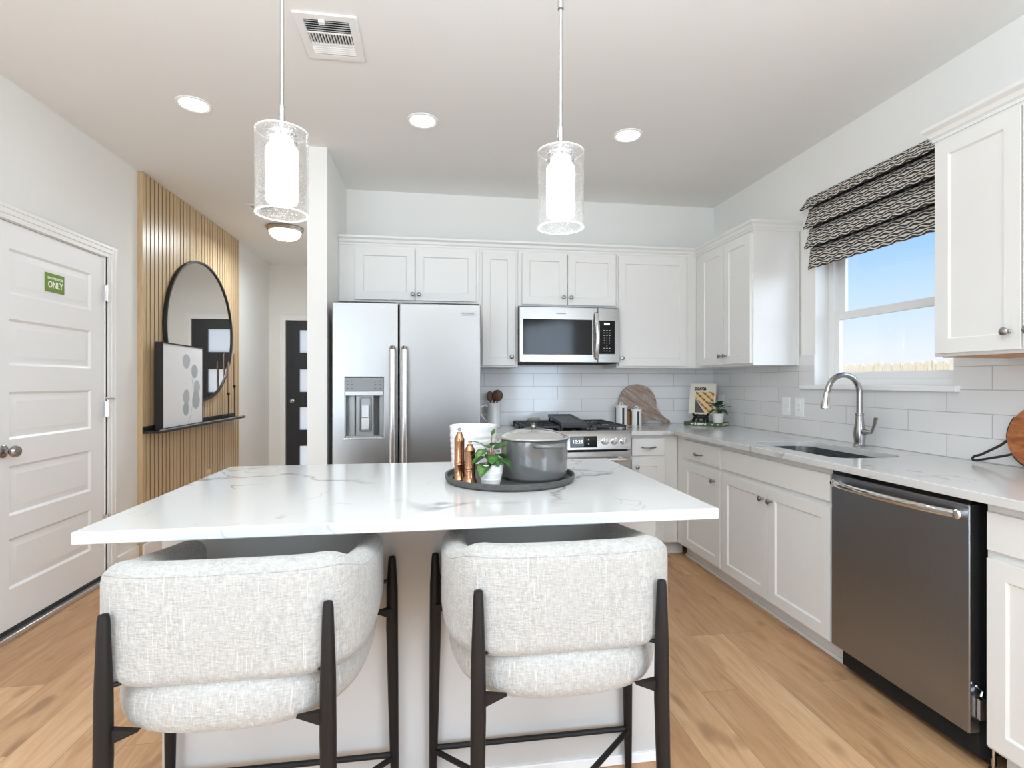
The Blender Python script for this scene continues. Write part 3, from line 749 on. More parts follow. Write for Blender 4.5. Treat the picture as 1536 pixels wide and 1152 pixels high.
MB().box(XR-.03, XR-.0085, 3.094, 3.10, 1.368, 2.24).build('scribe_strip', cab_m, t)
door(fr, 3.422, 3.745, 1.382, 2.218, t, (3.450, 1.442)); door(fr, 3.108, 3.415, 1.382, 2.218, t, (3.388, 1.442))
t = thing('wall_cabinet', (2.18, 1.53, 1.362), 'white two-door wall cabinet nearest the viewer right of window', 'cabinet', 'upper cabinets')
MB().box(UR, XR-.0085, 1.19, 1.867, 1.362, 2.24).build('cabinet_box', cab_m, t, bevel=.0015)
MB().box(UR+.02, XR-.012, 1.21, 1.85, 1.3585, 1.3622).build('underside', wood('raw_maple', rgb(176,128,88), rgb(200,150,106), (4,30,4), .6), t)
door(fr, 1.534, 1.850, 1.374, 2.218, t, (1.572, 1.438)); door(fr, 1.21, 1.528, 1.374, 2.218, t, (1.498, 1.438))
crown = [(0,2.236),(.006,2.236),(.006,2.248),(.014,2.256),(.018,2.272),(.032,2.284),(.034,2.297),(0,2.297)]
b = MB(); b.loops([[(-.675, UF-d, z) for d, z in crown], [(UR-d, UF-d, z) for d, z in crown], [(UR-d, 3.10-d, z) for d, z in crown], [(XR-.002, 3.10-d, z) for d, z in crown]])
tag(b.build('trim_4', cab_m, smooth=25), 'white crown moulding along the back and corner cabinets', **ST)
b = MB(); b.loops([[(XR-.002, 1.867+d, z) for d, z in crown], [(UR-d, 1.867+d, z) for d, z in crown], [(UR-d, 1.19, z) for d, z in crown]])
tag(b.build('trim_5', cab_m, smooth=25), 'white crown moulding on the cabinet right of the window', **ST)

# base cabinets
BX = 1.738; rb = right_fn(BX); bb = back_fn(3.578)
def base_right(y0, y1, label, fronts):
    t = thing('base_cabinet', (BX+.3, (y0+y1)/2, 0), label, 'cabinet', 'base cabinets')
    b = MB()
    if 'sink' in label: b.box(BX, BX+.02, y0+.0006, y1-.0006, .10, .8815).box(BX+.02, XR-.002, y0+.0006, y0+.018, .10, .8815).box(BX+.02, XR-.002, y1-.018, y1-.0006, .10, .8815).box(BX+.02, XR-.002, y0+.018, y1-.018, .10, .118)
    else: b.box(BX, XR-.002, y0+.0006, y1-.0006, .10, .8835)
    b.build('cabinet_box', cab_m, t, bevel=.0012)
    MB().box(BX+.072, BX+.09, y0+.0006, y1-.0006, 0, .0995).build('toe_kick', cab_m, t)
    MB().box(BX+.058, BX+.0718, y0+.0006, y1-.0006, 0, .018).build('shoe_molding', cab_m, t, bevel=.005)
    for kind, u0, u1, v0, v1, hw in fronts:
        if kind == 'door': door(rb, u0, u1, v0, v1, t, hw)
        else:
            d = shaker(rb, u0, u1, v0, v1, slab=True).build('drawer' if hw else 'false_front', cab_m, t, smooth=20)
            if hw: pull(rb, hw[0], hw[1], d)
    return t
base_right(2.968, 3.5775, 'white base cabinet in the corner with one drawer over a door', [('drawer',2.980,3.455,.732,.858,(3.24,.782)), ('door',2.980,3.455,.118,.708,(3.045,.642))])
base_right(2.065, 2.968, 'wide white two-door sink base cabinet', [('drawer',2.078,2.957,.732,.852,None), ('door',2.078,2.514,.116,.706,(2.482,.642)), ('door',2.520,2.957,.116,.706,(2.553,.642))])
base_right(.79, 1.428, 'white base cabinet nearest the viewer right of the dishwasher', [('drawer',.805,1.416,.732,.852,(1.11,.79)), ('door',1.113,1.416,.116,.706,(1.145,.642)), ('door',.805,1.107,.116,.706,(1.072,.642))])
t = thing('base_cabinet', (1.55, 3.9, 0), 'narrow white base cabinet right of the range', 'cabinet', 'base cabinets')
MB().box(1.3625, 1.7374, 3.578, YB-.002, .10, .8835).build('cabinet_box', cab_m, t, bevel=.0012)
MB().box(1.3625, 1.81, 3.65, 3.668, 0, .0995).build('toe_kick', cab_m, t)
MB().box(1.3625, 1.796, 3.636, 3.6498, 0, .018).build('shoe_molding', cab_m, t, bevel=.005)
d = shaker(bb, 1.384, 1.632, .734, .858, slab=True).build('drawer', cab_m, t, smooth=20); pull(bb, 1.508, .794, d)
door(bb, 1.384, 1.632, .118, .712, t, (1.418, .655))
t = thing('base_cabinet', (.45, 3.9, 0), 'slim white base cabinet between refrigerator and range', 'cabinet', 'base cabinets')
MB().box(.306, .5975, 3.578, YB-.002, .10, .8835).build('cabinet_box', cab_m, t, bevel=.0012)
MB().box(.306, .5975, 3.65, 3.668, 0, .0995).build('toe_kick', cab_m, t)
d = shaker(bb, .322, .582, .734, .858, slab=True).build('drawer', cab_m, t, smooth=20); pull(bb, .452, .794, d)
door(bb, .322, .582, .118, .712, t, (.552, .655))

# countertops
SK = (1.80, 2.165, 2.125, 2.80)
outer = [(1.3625,3.515),(1.68,3.515),(1.68,.775),(XR-.0085,.775),(XR-.0085,YB-.0085),(1.3625,YB-.0085)]
b = MB(); b.holed(outer, list(reversed(rrect(*SK, .09, 8))), XY, .884, .914)
tag(b.build('countertop', quartz_m, base=(2.0,2.5,.884), bevel=.002), 'white veined quartz countertop around the corner with the sink', 'countertop')
tag(MB().box(.3055, .5985, 3.515, YB-.0085, .884, .914).build('countertop', quartz_m, base=(.45,3.85,.884), bevel=.002), 'small white quartz countertop between refrigerator and range', 'countertop')
tag(MB().box(-.83, .77, 1.337, 2.289, .884, .914).build('island_countertop', quartz_m, base=(-.03,1.81,.884), bevel=.003), 'white quartz island countertop with grey veins', 'countertop')
# island base
t = thing('island_cabinet', (-.03, 1.95, 0), 'pale painted island base under the white slab', 'cabinet')
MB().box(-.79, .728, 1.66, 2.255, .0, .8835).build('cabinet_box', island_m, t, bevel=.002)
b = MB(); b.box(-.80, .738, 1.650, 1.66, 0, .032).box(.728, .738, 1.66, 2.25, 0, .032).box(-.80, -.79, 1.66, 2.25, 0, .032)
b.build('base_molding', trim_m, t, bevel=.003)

# sink
t = thing('sink', ((SK[0]+SK[1])/2, (SK[2]+SK[3])/2, .70), 'undermount stainless steel sink set into the quartz', 'sink')
b = MB(); x0, x1, y0, y1 = SK
def ring(g, z, r): return [(u, w, z) for u, w in rrect(x0-g, x1+g, y0-g, y1+g, r, 8)]
b.loops([ring(.004,.8838,.094), ring(.002,.80,.092), ring(-.004,.73,.088), ring(-.02,.705,.08), ring(-.05,.70,.06)], True, False, True)
b.loops([ring(.02,.8838,.10), ring(.02,.881,.10), ring(.0045,.881,.0945), ring(.0045,.8838,.0945)], wrap=True, cap0=False, cap1=False)
b.build('basin', steel_sink, t)
MB().lathe([(.055,0),(.055,.003),(.03,.004),(.028,.001),(.001,.001)], ((x0+x1)/2, (y0+y1)/2, .7005), 28).build('drain', chrome, t)

# faucet
fx, fy = 2.245, 2.50
t = thing('faucet', (fx, fy, .914), 'brushed nickel gooseneck kitchen faucet behind the sink', 'faucet')
b = MB(); b.lathe([(.031,0),(.032,.006),(.026,.014),(.0255,.03),(.029,.06),(.027,.09),(.021,.13),(.0185,.165),(.0205,.168),(.0205,.178),(.016,.18)], (fx,fy,.914), 28); b.build('faucet_body', nickel, t)
pts = [(fx, fy, 1.085), (fx, fy, 1.20)]
for i in range(1, 16):
    a = PI*i/16*1.0; pts.append((fx - .095*(1-math.cos(a)), fy + .0*(1-math.cos(a)), 1.20 + .098*math.sin(a)))
pts += [(fx-.196, fy, 1.195)]
b = MB(); b.tube(pts, .0145, 16); b.build('spout', nickel, t)
hd = Vector((-.12, 0, -1)).normalized(); p0 = Vector((fx-.194, fy, 1.205))
b = MB(); b.axis_lathe([(.0155,0),(.0165,.01),(.0165,.02),(.02,.05),(.024,.078),(.024,.085),(.021,.088),(.001,.088)], p0, hd, 22); b.build('spray_head', chrome, t)
b = MB(); b.axis_lathe([(.014,0),(.016,.012),(.012,.03),(.009,.05),(.001,.056)], (fx-.004, fy-.022, .995), (.25,-1,.05), 16)
b.tube([(fx+.006, fy-.072, .995), (fx+.010, fy-.082, 1.03), (fx+.012, fy-.094, 1.075)], [.006,.0075,.010], 12); b.build('lever_handle', nickel, t)

# ------------------------------------------------------------------ dishwasher
t = thing('dishwasher', (1.95, 1.75, 0), 'stainless steel dishwasher with bowed bar handle', 'dishwasher')
MB().box(1.76, XR-.01, 1.47, 2.05, .03, .875).build('tub', dark, t)
d = MB().box(1.71, 1.752, 1.461, 2.058, .12, .862).build('door', steel_dw, t, bevel=.004)
MB().box(1.716, 1.76, 1.463, 2.056, .862, .879).build('control_strip', black_gloss, t)
pts = []
for i in range(13):
    k = i/12*2-1; pts.append((1.71 - .014 - .030*(1-k*k)**.6, 1.757 + .268*k, .826))
b = MB(); b.tube(pts, .0125, 14, flat=(1.1, .75))
for k in (-1, 1): b.axis_lathe([(.015,0),(.015,.006),(.017,.010),(.017,.022),(.013,.026),(.001,.027)], (1.712, 1.757+.268*k, .826), (-1,0,0), 16)
b.build('handle', chrome, d)
MB().box(1.80, 1.815, 1.462, 2.06, .005, .12).build('toe_panel', dark, t)
b = MB(); b.box(1.735, 1.76, 1.448, 1.459, .17, .235).tube([(1.725,1.452,.28),(1.745,1.450,.262),(1.735,1.446,.25),(1.75,1.447,.235)], .0035, 8); b.build('hinge_bracket', chrome, t)
b = MB(); b.cyl((1.79,1.452,.0),(1.79,1.452,.006),.014,n=14).cyl((1.79,1.452,.006),(1.79,1.452,.10),.005,n=10); b.build('leveling_foot', chrome, t)

# ------------------------------------------------------------------ refrigerator
t = thing('refrigerator', (-.175, 3.8, 0), 'stainless side-by-side refrigerator with ice dispenser', 'refrigerator')
MB().box(-.640, .290, 3.50, YB-.03, .02, 1.75).build('cabinet_body', plain('fridge_side_grey', rgb(96,96,98), .5), t, bevel=.003)
FYf, FYb = 3.418, 3.492
HX0, HX1, HZ0, HZ1 = -.566, -.328, .907, 1.288
fd_ = MB().holed([(-.643,.06),(-.237,.06),(-.237,1.765),(-.643,1.765)], [(HX0,HZ0),(HX1,HZ0),(HX1,HZ1),(HX0,HZ1)], XZ, FYf, FYb).build('freezer_door', steel_v, t, bevel=.006, seg=3)
disp = MB()
disp.box(HX0+.0005, HX1-.0005, FYb-.004, FYb-.001, HZ0+.0005, HZ1-.0005)
disp.box(HX0+.0005, HX0+.006, FYf+.006, FYb-.003, HZ0, HZ1).box(HX1-.006, HX1-.0005, FYf+.006, FYb-.003, HZ0, HZ1)
disp.box(HX0+.0005, HX1-.0005, FYf+.006, FYb-.003, HZ0+.0005, HZ0+.012)
disp.loops([[(HX0+.05, FYb-.004, z), (HX0+.065, FYb-.035, z), (HX1-.065, FYb-.035, z), (HX1-.03, FYb-.004, z)] for z in (HZ0+.012, HZ1-.115)])
dp = disp.build('dispenser', plain('dispenser_grey', (.30,.30,.29,1), .35, .7), fd_)
MB().box(HX0+.0005, HX1-.0005, FYf+.002, FYf+.05, HZ1-.085, HZ1-.0005).build('dispenser_panel', plain('panel_grey', (.20,.20,.195,1), .35, .6), fd_, bevel=.001)
MB().box(HX0+.0005, HX1-.0005, FYf+.0, FYf+.05, HZ1-.115, HZ1-.087).build('button_strip', plain('strip_grey', (.42,.42,.40,1), .3, .8), fd_, bevel=.002)
bm_ = plain('icon_dark', rgb(60,60,60), .5)
b = MB()
for x in (HX0+.018, HX0+.044, HX1-.05, HX1-.022):
    for z in (HZ1-.022, HZ1-.045, HZ1-.07): b.box(x-.006, x+.006, FYf+.0008, FYf+.0021, z-.0025, z+.0025)
b.build('panel_icons', bm_, fd_)
cx = (HX0+HX1)/2 + .004
b = MB(); b.holed(rrect(cx-.037, cx+.037, HZ0+.035, HZ1-.125, .012, 4), rrect(cx-.030, cx+.030, HZ0+.042, HZ1-.132, .009, 4), XZ, FYb-.052, FYb-.034); b.build('paddle_frame', plain('paddle_dark', (.16,.16,.155,1), .3, .8), fd_)
MB().box(cx-.024, cx+.024, FYb-.05, FYb-.034, HZ0+.048, HZ0+.125).build('ice_paddle', plain('paddle_light', (.55,.53,.50,1), .3, .7), fd_, bevel=.002)
MB().box(cx-.022, cx+.022, FYb-.053, FYb-.034, HZ0+.126, HZ0+.205).build('water_paddle', plain('paddle_white', rgb(226,232,236), .3), fd_, bevel=.003)
MB().box(HX0-.008, HX1+.006, FYf-.006, FYf, HZ0-.012, HZ0+.001).build('drip_ledge', plain('ledge_steel', (.75,.73,.70,1), .22, 1), fd_, bevel=.002)
rd_ = MB().box(-.228, .294, FYf, FYb, .06, 1.765).build('refrigerator_door', steel_v, t, bevel=.006, seg=3)
def fridge_handle(x, par):
    pts = [(x, FYf, 1.478), (x, FYf-.03, 1.480), (x, FYf-.052, 1.462)] + [(x, FYf-.056, 1.42 - i*.12) for i in range(8)] + [(x, FYf-.052, .525), (x, FYf-.03, .508), (x, FYf, .510)]
    MB().tube(pts, .020, 16, flat=(.62, 1.0)).build('handle', brushed('handle_steel', (.74,.73,.72,1), .2, 'Z', .05), par)
fridge_handle(-.268, fd_); fridge_handle(-.193, rd_)
bp = MB().box(.162, .258, FYf-.002, FYf, 1.692, 1.718).build('badge', plain('badge_silver', (.36,.36,.36,1), .35, 1), rd_, bevel=.0008)
text('FRIGIDAIRE', bm_, 'badge_lettering', rd_, back_m(.21, FYf-.002, 1.705), .014, .0004, width=.08)
MB().box(-.6395, .2895, 3.50, 3.56, 0, .055).build('toe_grille', dark, t)
MB().box(-.25, -.215, 3.43, 3.50, 1.752, 1.772).build('hinge_cover', plain('hinge_grey', rgb(150,150,150), .4), t, bevel=.003)

# ------------------------------------------------------------------ microwave
t = thing('microwave', (.98, 3.96, 1.40), 'stainless over-range microwave under the white cabinet', 'microwave')
MYf = 3.764
MB().box(.6085, 1.3675, 3.81, YB-.009, 1.412, 1.8215).build('housing', plain('mw_housing', rgb(70,70,70), .4), t)
dr = MB().holed([(.607,1.405),(1.196,1.405),(1.196,1.812),(.607,1.812)], [(.634,1.463),(1.155,1.463),(1.155,1.720),(.634,1.720)], XZ, MYf, 3.809).build('door', steel_x, t, bevel=.003)
MB().box(.633, 1.156, MYf+.004, 3.805, 1.462, 1.721).build('door_glass', black_gloss, dr)
pts = [(1.184, MYf-.002, 1.772)] + [(1.184 , MYf - .016 - .026*math.sin(PI*i/10), 1.765 - .0325*i) for i in range(11)] + [(1.184, MYf-.002, 1.434)]
MB().tube(pts, .0155, 14, flat=(.7, 1.0)).build('handle', chrome, dr)
text('FRIGIDAIRE', bm_, 'door_lettering', dr, back_m(.915, MYf-.0004, 1.765), .015, .0004, width=.075)
cp = MB().box(1.199, 1.3668, MYf, 3.809, 1.405, 1.812).build('control_panel', steel_x, t, bevel=.003)
MB().box(1.204, 1.330, MYf-.001, MYf+.01, 1.468, 1.718).build('keypad', black_gloss, cp, bevel=.001)
kw = plain('keypad_white', rgb(214,214,210), .5)
text('10:28', plain('clock_glow', rgb(220,240,255), .4, emit=(.85,.95,1,1), strength=1.6), 'clock', cp, back_m(1.266, MYf-.0012, 1.692), .020, .0003, bold=.0006)
for r_, row in enumerate(('123', '456', '789', ' 0 ')):
    for c_, ch in enumerate(row):
        if ch != ' ': text(ch, kw, 'key_digit', cp, back_m(1.246 + c_*.021, MYf-.0012, 1.588 - r_*.019), .012, .0003)
b = MB()
for z in (1.644, 1.626, 1.608, 1.512, 1.492):
    for c_ in range(3): b.box(1.246+c_*.021-.006, 1.246+c_*.021+.006, MYf-.0014, MYf-.001, z-.0018, z+.0018)
b.build('key_marks', kw, cp)
MB().box(.62, 1.355, 3.79, YB-.02, 1.398, 1.412).build('vent_grille', dark, t)

# ------------------------------------------------------------------ range
t = thing('gas_range', (.98, 3.85, 0), 'stainless slide-in gas range with black grates', 'range')
RX0, RX1 = .6015, 1.3595
MB().box(RX0, RX1, 3.58, YB-.01, .06, .895).build('oven_body', plain('range_side', rgb(70,70,70), .5), t)
MB().box(RX0, RX1, 3.545, YB-.0085, .8955, .919).build('cooktop', black_gloss, t, bevel=.003)
b = MB(); b.prism([(3.58,.79),(3.505,.79),(3.512,.885),(3.53,.921),(3.58,.921)], lambda u, w, h: (h, u, w), RX0, RX1)
fp = b.build('control_fascia', steel_x, t, bevel=.003)
def face(u, v, w): return (u, 3.505 + .0737*(v-.79) - w, v)
b = MB(); b.loops([[face(x, z, w) for x, z in ((.918,.806),(1.112,.806),(1.112,.884),(.918,.884))] for w in (-.004, .0012)]); b.build('display_glass', black_gloss, fp)
b = MB(); b.loops([[face(x, z, w) for x, z in ((.928,.816),(1.016,.816),(1.016,.876),(.928,.876))] for w in (.0005, .0018)]); b.build('display_screen', plain('lcd_grey', rgb(96,98,100), .3), fp)
fm4 = M4((1,0,0), (0,.0735,.9973), (0,-.9973,.0735), face(.972, .846, .0019))
text('10:28', plain('lcd_white', rgb(240,244,246), .4, emit=(1,1,1,1), strength=.6), 'clock', fp, fm4, .034, .0003, bold=.0006)
b = MB()
for z in (.862, .832): b.loops([[face(x, z+dz, w) for x, dz in ((1.046,-.004),(1.054,-.004),(1.054,.004),(1.046,.004))] for w in (.0008, .0018)])
b.build('touch_marks', kw, fp)
for x in (.655, .722, .789, 1.168, 1.235, 1.302):
    b = MB(); b.axis_lathe([(.025,0),(.025,.004),(.021,.006),(.019,.022),(.020,.028),(.017,.031),(.001,.031)], face(x, .848, -.001), (0,-1,.0735), 24)
    b.loops([[face(x+dx, .848+dz, w) for dx, dz in ((-.005,-.019),(.005,-.019),(.005,.019),(-.005,.019))] for w in (.024, .037)])
    b.build('knob', chrome, fp)
od = MB().box(RX0+.002, RX1-.002, 3.518, 3.578, .215, .776).build('oven_door', steel_x, t, bevel=.004)
MB().box(.70, 1.26, 3.5155, 3.519, .33, .655).build('oven_window', black_gloss, od)
b = MB(); b.tube([(.655,3.468,.724),(.98,3.464,.724),(1.305,3.468,.724)], .0135, 14)
for x in (.67, 1.29): b.tube([(x,3.52,.724),(x,3.468,.724)], .010, 10)
b.build('handle', chrome, od)
MB().box(RX0+.002, RX1-.002, 3.525, 3.578, .07, .205).build('drawer', steel_x, t, bevel=.004)
MB().box(RX0+.02, RX1-.02, 3.60, 4.1, 0, .06).build('plinth', dark, t)
GZ = .953
gx = [RX0+.008, .868, 1.092, RX1-.008]
for i in range(3):
    b = MB(); x0, x1 = gx[i]+.003, gx[i+1]-.003; y0, y1 = 3.575, 4.13
    for x in (x0, x1-.012): b.box(x, x+.012, y0, y1, GZ-.014, GZ)
    for y in (y0, (y0+y1)/2-.006, y1-.012): b.box(x0, x1, y, y+.012, GZ-.014, GZ)
    xc = (x0+x1)/2
    b.box(xc-.005, xc+.005, y0, y0+.10, GZ-.012, GZ).box(xc-.005, xc+.005, y1-.10, y1, GZ-.012, GZ).box(xc-.005, xc+.005, (y0+y1)/2-.08, (y0+y1)/2+.08, GZ-.012, GZ)
    for yc in ((y0*3+y1)/4, (y0+3*y1)/4):
        b.box(x0, x0+(x1-x0)*.34, yc-.005, yc+.005, GZ-.012, GZ).box(x1-(x1-x0)*.34, x1, yc-.005, yc+.005, GZ-.012, GZ)
    for x in (x0+.002, x1-.012):
        for y in (y0, (y0+y1)/2, y1-.012): b.box(x, x+.010, y, y+.010, .9185, GZ-.012)
    b.build('grate', iron, t, bevel=.002)
for x, y in ((.738,3.72),(.738,3.99),(.98,3.855),(1.222,3.72),(1.222,3.99)):
    MB().lathe([(.05,0),(.05,.006),(.036,.008),(.036,.014),(.03,.017),(.001,.017)], (x,y,.9185), 24).build('burner', iron, t)
# griddle plate propped on the centre grate
g = thing('griddle', (.965, 3.80, GZ), 'black cast iron griddle propped on the centre grates', 'griddle')
b = MB(); A, L, Wd = R(4.2), .44, .185
def gr(u, v, w): return (.872 + u, 3.575 + v*math.cos(A) - w*math.sin(A), GZ + .001 + v*math.sin(A) + w*math.cos(A))
def gq(i, w): return [gr(i, i, w), gr(Wd-i, i, w), gr(Wd-i, L-i, w), gr(i, L-i, w)]
b.loops([gq(0,0), gq(0,.022), gq(.010,.022), gq(.014,.014)])
b.build('plate', plain('griddle_iron', rgb(60,64,70), .42), g, smooth=20)
b = MB()
for u in (.004, Wd-.016): b.loops([[gr(u, L-.022, 0), gr(u+.012, L-.022, 0), gr(u+.012, L-.004, 0), gr(u, L-.004, 0)], [(p[0], p[1], GZ+.0005) for p in (gr(u, L-.022, 0), gr(u+.012, L-.022, 0), gr(u+.012, L-.004, 0), gr(u, L-.004, 0))]])
b.build('foot', iron, g)

# ------------------------------------------------------------------ roman shade
t = thing('roman_shade', (XR-.04, 2.51, 1.955), 'black and cream wave-print roman shade over the sink window', 'window shade')
def fold(z1, z0, xt, xb, y0, y1):
    """one soft fold hanging from z1 down to z0, bellying out at the bottom"""
    b = MB(); th = .004
    prof = [(xt, z1), (xt-(xt-xb)*.25, z1-(z1-z0)*.3), (xt-(xt-xb)*.62, z1-(z1-z0)*.65), (xb, z0+.012), (xb+.002, z0), (xb+.014, z0+.004), (XR-.022, z0+.05)]
    n = 24; rings = []
    for j in range(n+1):
        y = y0 + (y1-y0)*j/n; s = .0025*math.sin(j*1.7+z0*9)
        rings.append([(x + (s if i > 1 else 0), y, z) for i, (x, z) in enumerate(prof)])
    b.loops(rings, closed_ring=False, cap0=False, cap1=False); return b
zb = [2.331, 2.207, 2.083, 1.957]; zt = [2.412, 2.338, 2.214, 2.090]
for k in range(4):
    o = fold(zt[k], zb[k], XR-.040 if k else XR-.035, XR-.082 if k < 3 else XR-.060, 2.045 + (.0 if k == 0 else .006), 2.992 - (0 if k == 0 else .026 + .004*k)).build('fabric_fold', shade_m, t, smooth=60)
    s_ = o.modifiers.new('thickness', 'SOLIDIFY'); s_.thickness = .003
MB().box(XR-.034, XR-.0005, 2.047, 2.962, 2.372, 2.411).build('headrail', shade_m, t)
MB().box(XR-.020, XR-.017, 2.055, 2.955, 1.985, 2.372).build('lining', plain('shade_lining', rgb(70,66,62), .9), t)

# ------------------------------------------------------------------ wall plates
def plate(y0, y1, z0, z1, label, switch):
    t = thing('switch_plate' if switch else 'outlet_plate', (XR-.008, (y0+y1)/2, z0), label, 'switch' if switch else 'outlet')
    MB().box(XR-.0135, XR-.0078, y0, y1, z0, z1).build('plate', plate_m, t, bevel=.002)
    yc, zc = (y0+y1)/2, (z0+z1)/2
    MB().box(XR-.0165, XR-.0134, yc-.0165, yc+.0165, zc-.033, zc+.033).build('rocker' if switch else 'receptacle', plate_m, t, bevel=.001)
    if not switch:
        b = MB()
        for dz in (.016, -.016):
            for dy in (-.0065, .0065): b.box(XR-.0167, XR-.0163, yc+dy-.001, yc+dy+.001, zc+dz-.004, zc+dz+.004)
        b.build('slots', bm_, t)
plate(3.185, 3.262, 1.037, 1.156, 'white switch plate on tile, left one of the pair near the window', True)
plate(3.052, 3.130, 1.035, 1.155, 'white outlet plate on tile, right one of the pair near the window', False)
plate(3.992, 4.070, 1.034, 1.156, 'white outlet plate on tile in the corner behind the cookbook', False)

# ------------------------------------------------------------------ counter items, back wall
CZ = .914
t = thing('pitcher', (.452, 4.06, CZ), 'white ceramic pitcher on the counter beside the refrigerator', 'pitcher')
b = MB(); prof = [(.001,0),(.054,0),(.057,.004),(.0565,.05),(.053,.10),(.050,.15),(.0535,.182),(.0515,.184),(.048,.15),(.051,.10),(.053,.05),(.052,.008),(.001,.008)]
b.lathe(prof, (.452,4.06,CZ), 36); b.build('pitcher_body', white_cer, t)
b = MB(); b.tube([(.405,4.06,CZ+.155),(.378,4.055,CZ+.168),(.352,4.05,CZ+.155),(.342,4.05,CZ+.125),(.352,4.05,CZ+.09),(.376,4.052,CZ+.055),(.398,4.06,CZ+.035)], [.008,.0085,.008,.007,.0065,.006,.007], 12); b.build('pitcher_handle', white_cer, t)
def spoon(dx, dy, tilt, rot, w, h, label, kind):
    base = Vector((.452+dx*.4, 4.06+dy*.4, CZ+.012)); top = Vector((.452+dx, 4.06+dy, CZ+.20))
    d = (top-base).normalized(); tip = base + d*.25
    b = MB(); b.tube([base, base + d*.19], [.005,.006], 8)
    u = Vector((math.cos(rot), math.sin(rot), 0)); u = (u - d*u.dot(d)).normalized(); n = d.cross(u)
    c = base + d*(.19 + h*.85)
    rings = []
    for k in range(9):
        a = PI*k/8; r = math.sin(a)
        cc = c - d*h*math.cos(a)
        rings.append([cc + u*w*max(r,.05)*math.cos(2*PI*j/14) + n*(.007*max(r,.1)*math.sin(2*PI*j/14) + .010*r*math.cos(2*PI*j/14)**2*.6) for j in range(14)])
    b.loops(rings)
    tag(b.build(kind, walnut, base=tuple(base)), label, 'utensil', 'wooden utensils in the pitcher')
spoon(-.026, .000, 0, R(20), .030, .040, 'dark wooden spoon at the left in the white pitcher', 'wooden_spoon')
spoon(.024, -.012, 0, R(-10), .042, .046, 'larger dark wooden ladle at the right in the white pitcher', 'wooden_ladle')
spoon(.004, .025, 0, R(60), .024, .034, 'dark wooden spatula at the back of the white pitcher', 'wooden_spatula')

def canister(x, y, r, h, label):
    t = thing('canister', (x, y, CZ), label, 'canister', 'striped canisters')
    MB().lathe([(r*.98,0),(r,.003),(r,h-.014),(r*.97,h-.012)], (x,y,CZ), 40).build('canister_body', white_cer, t)
    MB().lathe([(r*1.08,h-.012),(r*1.10,h-.008),(r*1.08,h-.002),(r*.6,h+.001),(.001,h+.001)], (x,y,CZ), 40).build('lid', white_cer, t)
    pts = [(x + .013*math.cos(a), y, CZ+h+.010 + .011*math.sin(a)) for a in [2*PI*i/16 for i in range(16)]]
    MB().tube(pts, .0042, 8, closed=True).build('lid_loop', white_cer, t)
    b = MB()
    for a0 in range(0, 360, 90):
        a = R(a0 - 92); w = R(11)
        rings = [[(x + (r+e)*math.cos(a+s*w), y + (r+e)*math.sin(a+s*w), CZ+z) for e, s in ((.0006,-1),(.0006,-.3),(.0006,.3),(.0006,1),(-.001,1),(-.001,-1))] for z in (.001, h-.018)]
        b.loops(rings)
    b.build('stripes', plain('stripe_charcoal', rgb(40,44,48), .4), t)
canister(1.487, 4.055, .048, .158, 'taller white canister with black stripes beside the range')
canister(1.606, 4.035, .041, .128, 'shorter white canister with black stripes beside the taller one')
t = thing('wooden_canister', (1.552, 4.076, CZ), 'small brown wooden canister between the two striped canisters', 'canister')
MB().lathe([(.0175,0),(.0175,.105),(.016,.108),(.001,.108)], (1.552,4.076,CZ), 28).build('canister_body', wood('honey_wood', rgb(140,88,44), rgb(176,120,66), (20,20,4)), t)
MB().lathe([(.018,.1085),(.018,.120),(.015,.123),(.001,.123)], (1.552,4.076,CZ), 28).build('lid', walnut, t)

# round paddle board leaning on the back wall
PC = Vector((1.652, 0, 1.0785)); rad = .162
t = thing('paddle_board', (1.66, 4.12, CZ), 'weathered round wooden paddle board leaning on the back wall', 'cutting board')
ang = R(-31); hl = .30
pts2 = []
for i in range(61):
    a = ang + R(22) + (2*PI - R(44))*i/60; pts2.append((rad*math.cos(a), rad*math.sin(a)))
dx, dz = math.cos(ang), math.sin(ang); nx, nz = -dz, dx
tail = [(.19,-.042),(.22,-.026),(.26,-.021),(hl,-.021),(hl+.014,-.013),(hl+.018,0),(hl+.014,.013),(hl,.021),(.26,.021),(.22,.026),(.19,.042)]
pts2 += [(dx*l + nx*s, dz*l + nz*s) for l, s in tail]
hole = [(dx*(hl-.004) + nx*0 + .007*math.cos(2*PI*i/14), dz*(hl-.004) + .007*math.sin(2*PI*i/14)) for i in range(14)]
lean = R(6)
def pb(u, w, h):   # plate leaning back on the wall
    zz = w + PC.z - CZ + .001; return (PC.x + u, YB-.0085-.018 - .034 + zz*math.sin(lean) - h*math.cos(lean), CZ + .0015 + max(0, zz*math.cos(lean)) + h*math.sin(lean)*0 )
b = MB(); b.holed(pts2, hole, pb, -.009, .009)
o = b.build('board', board_m, t, bevel=.002)

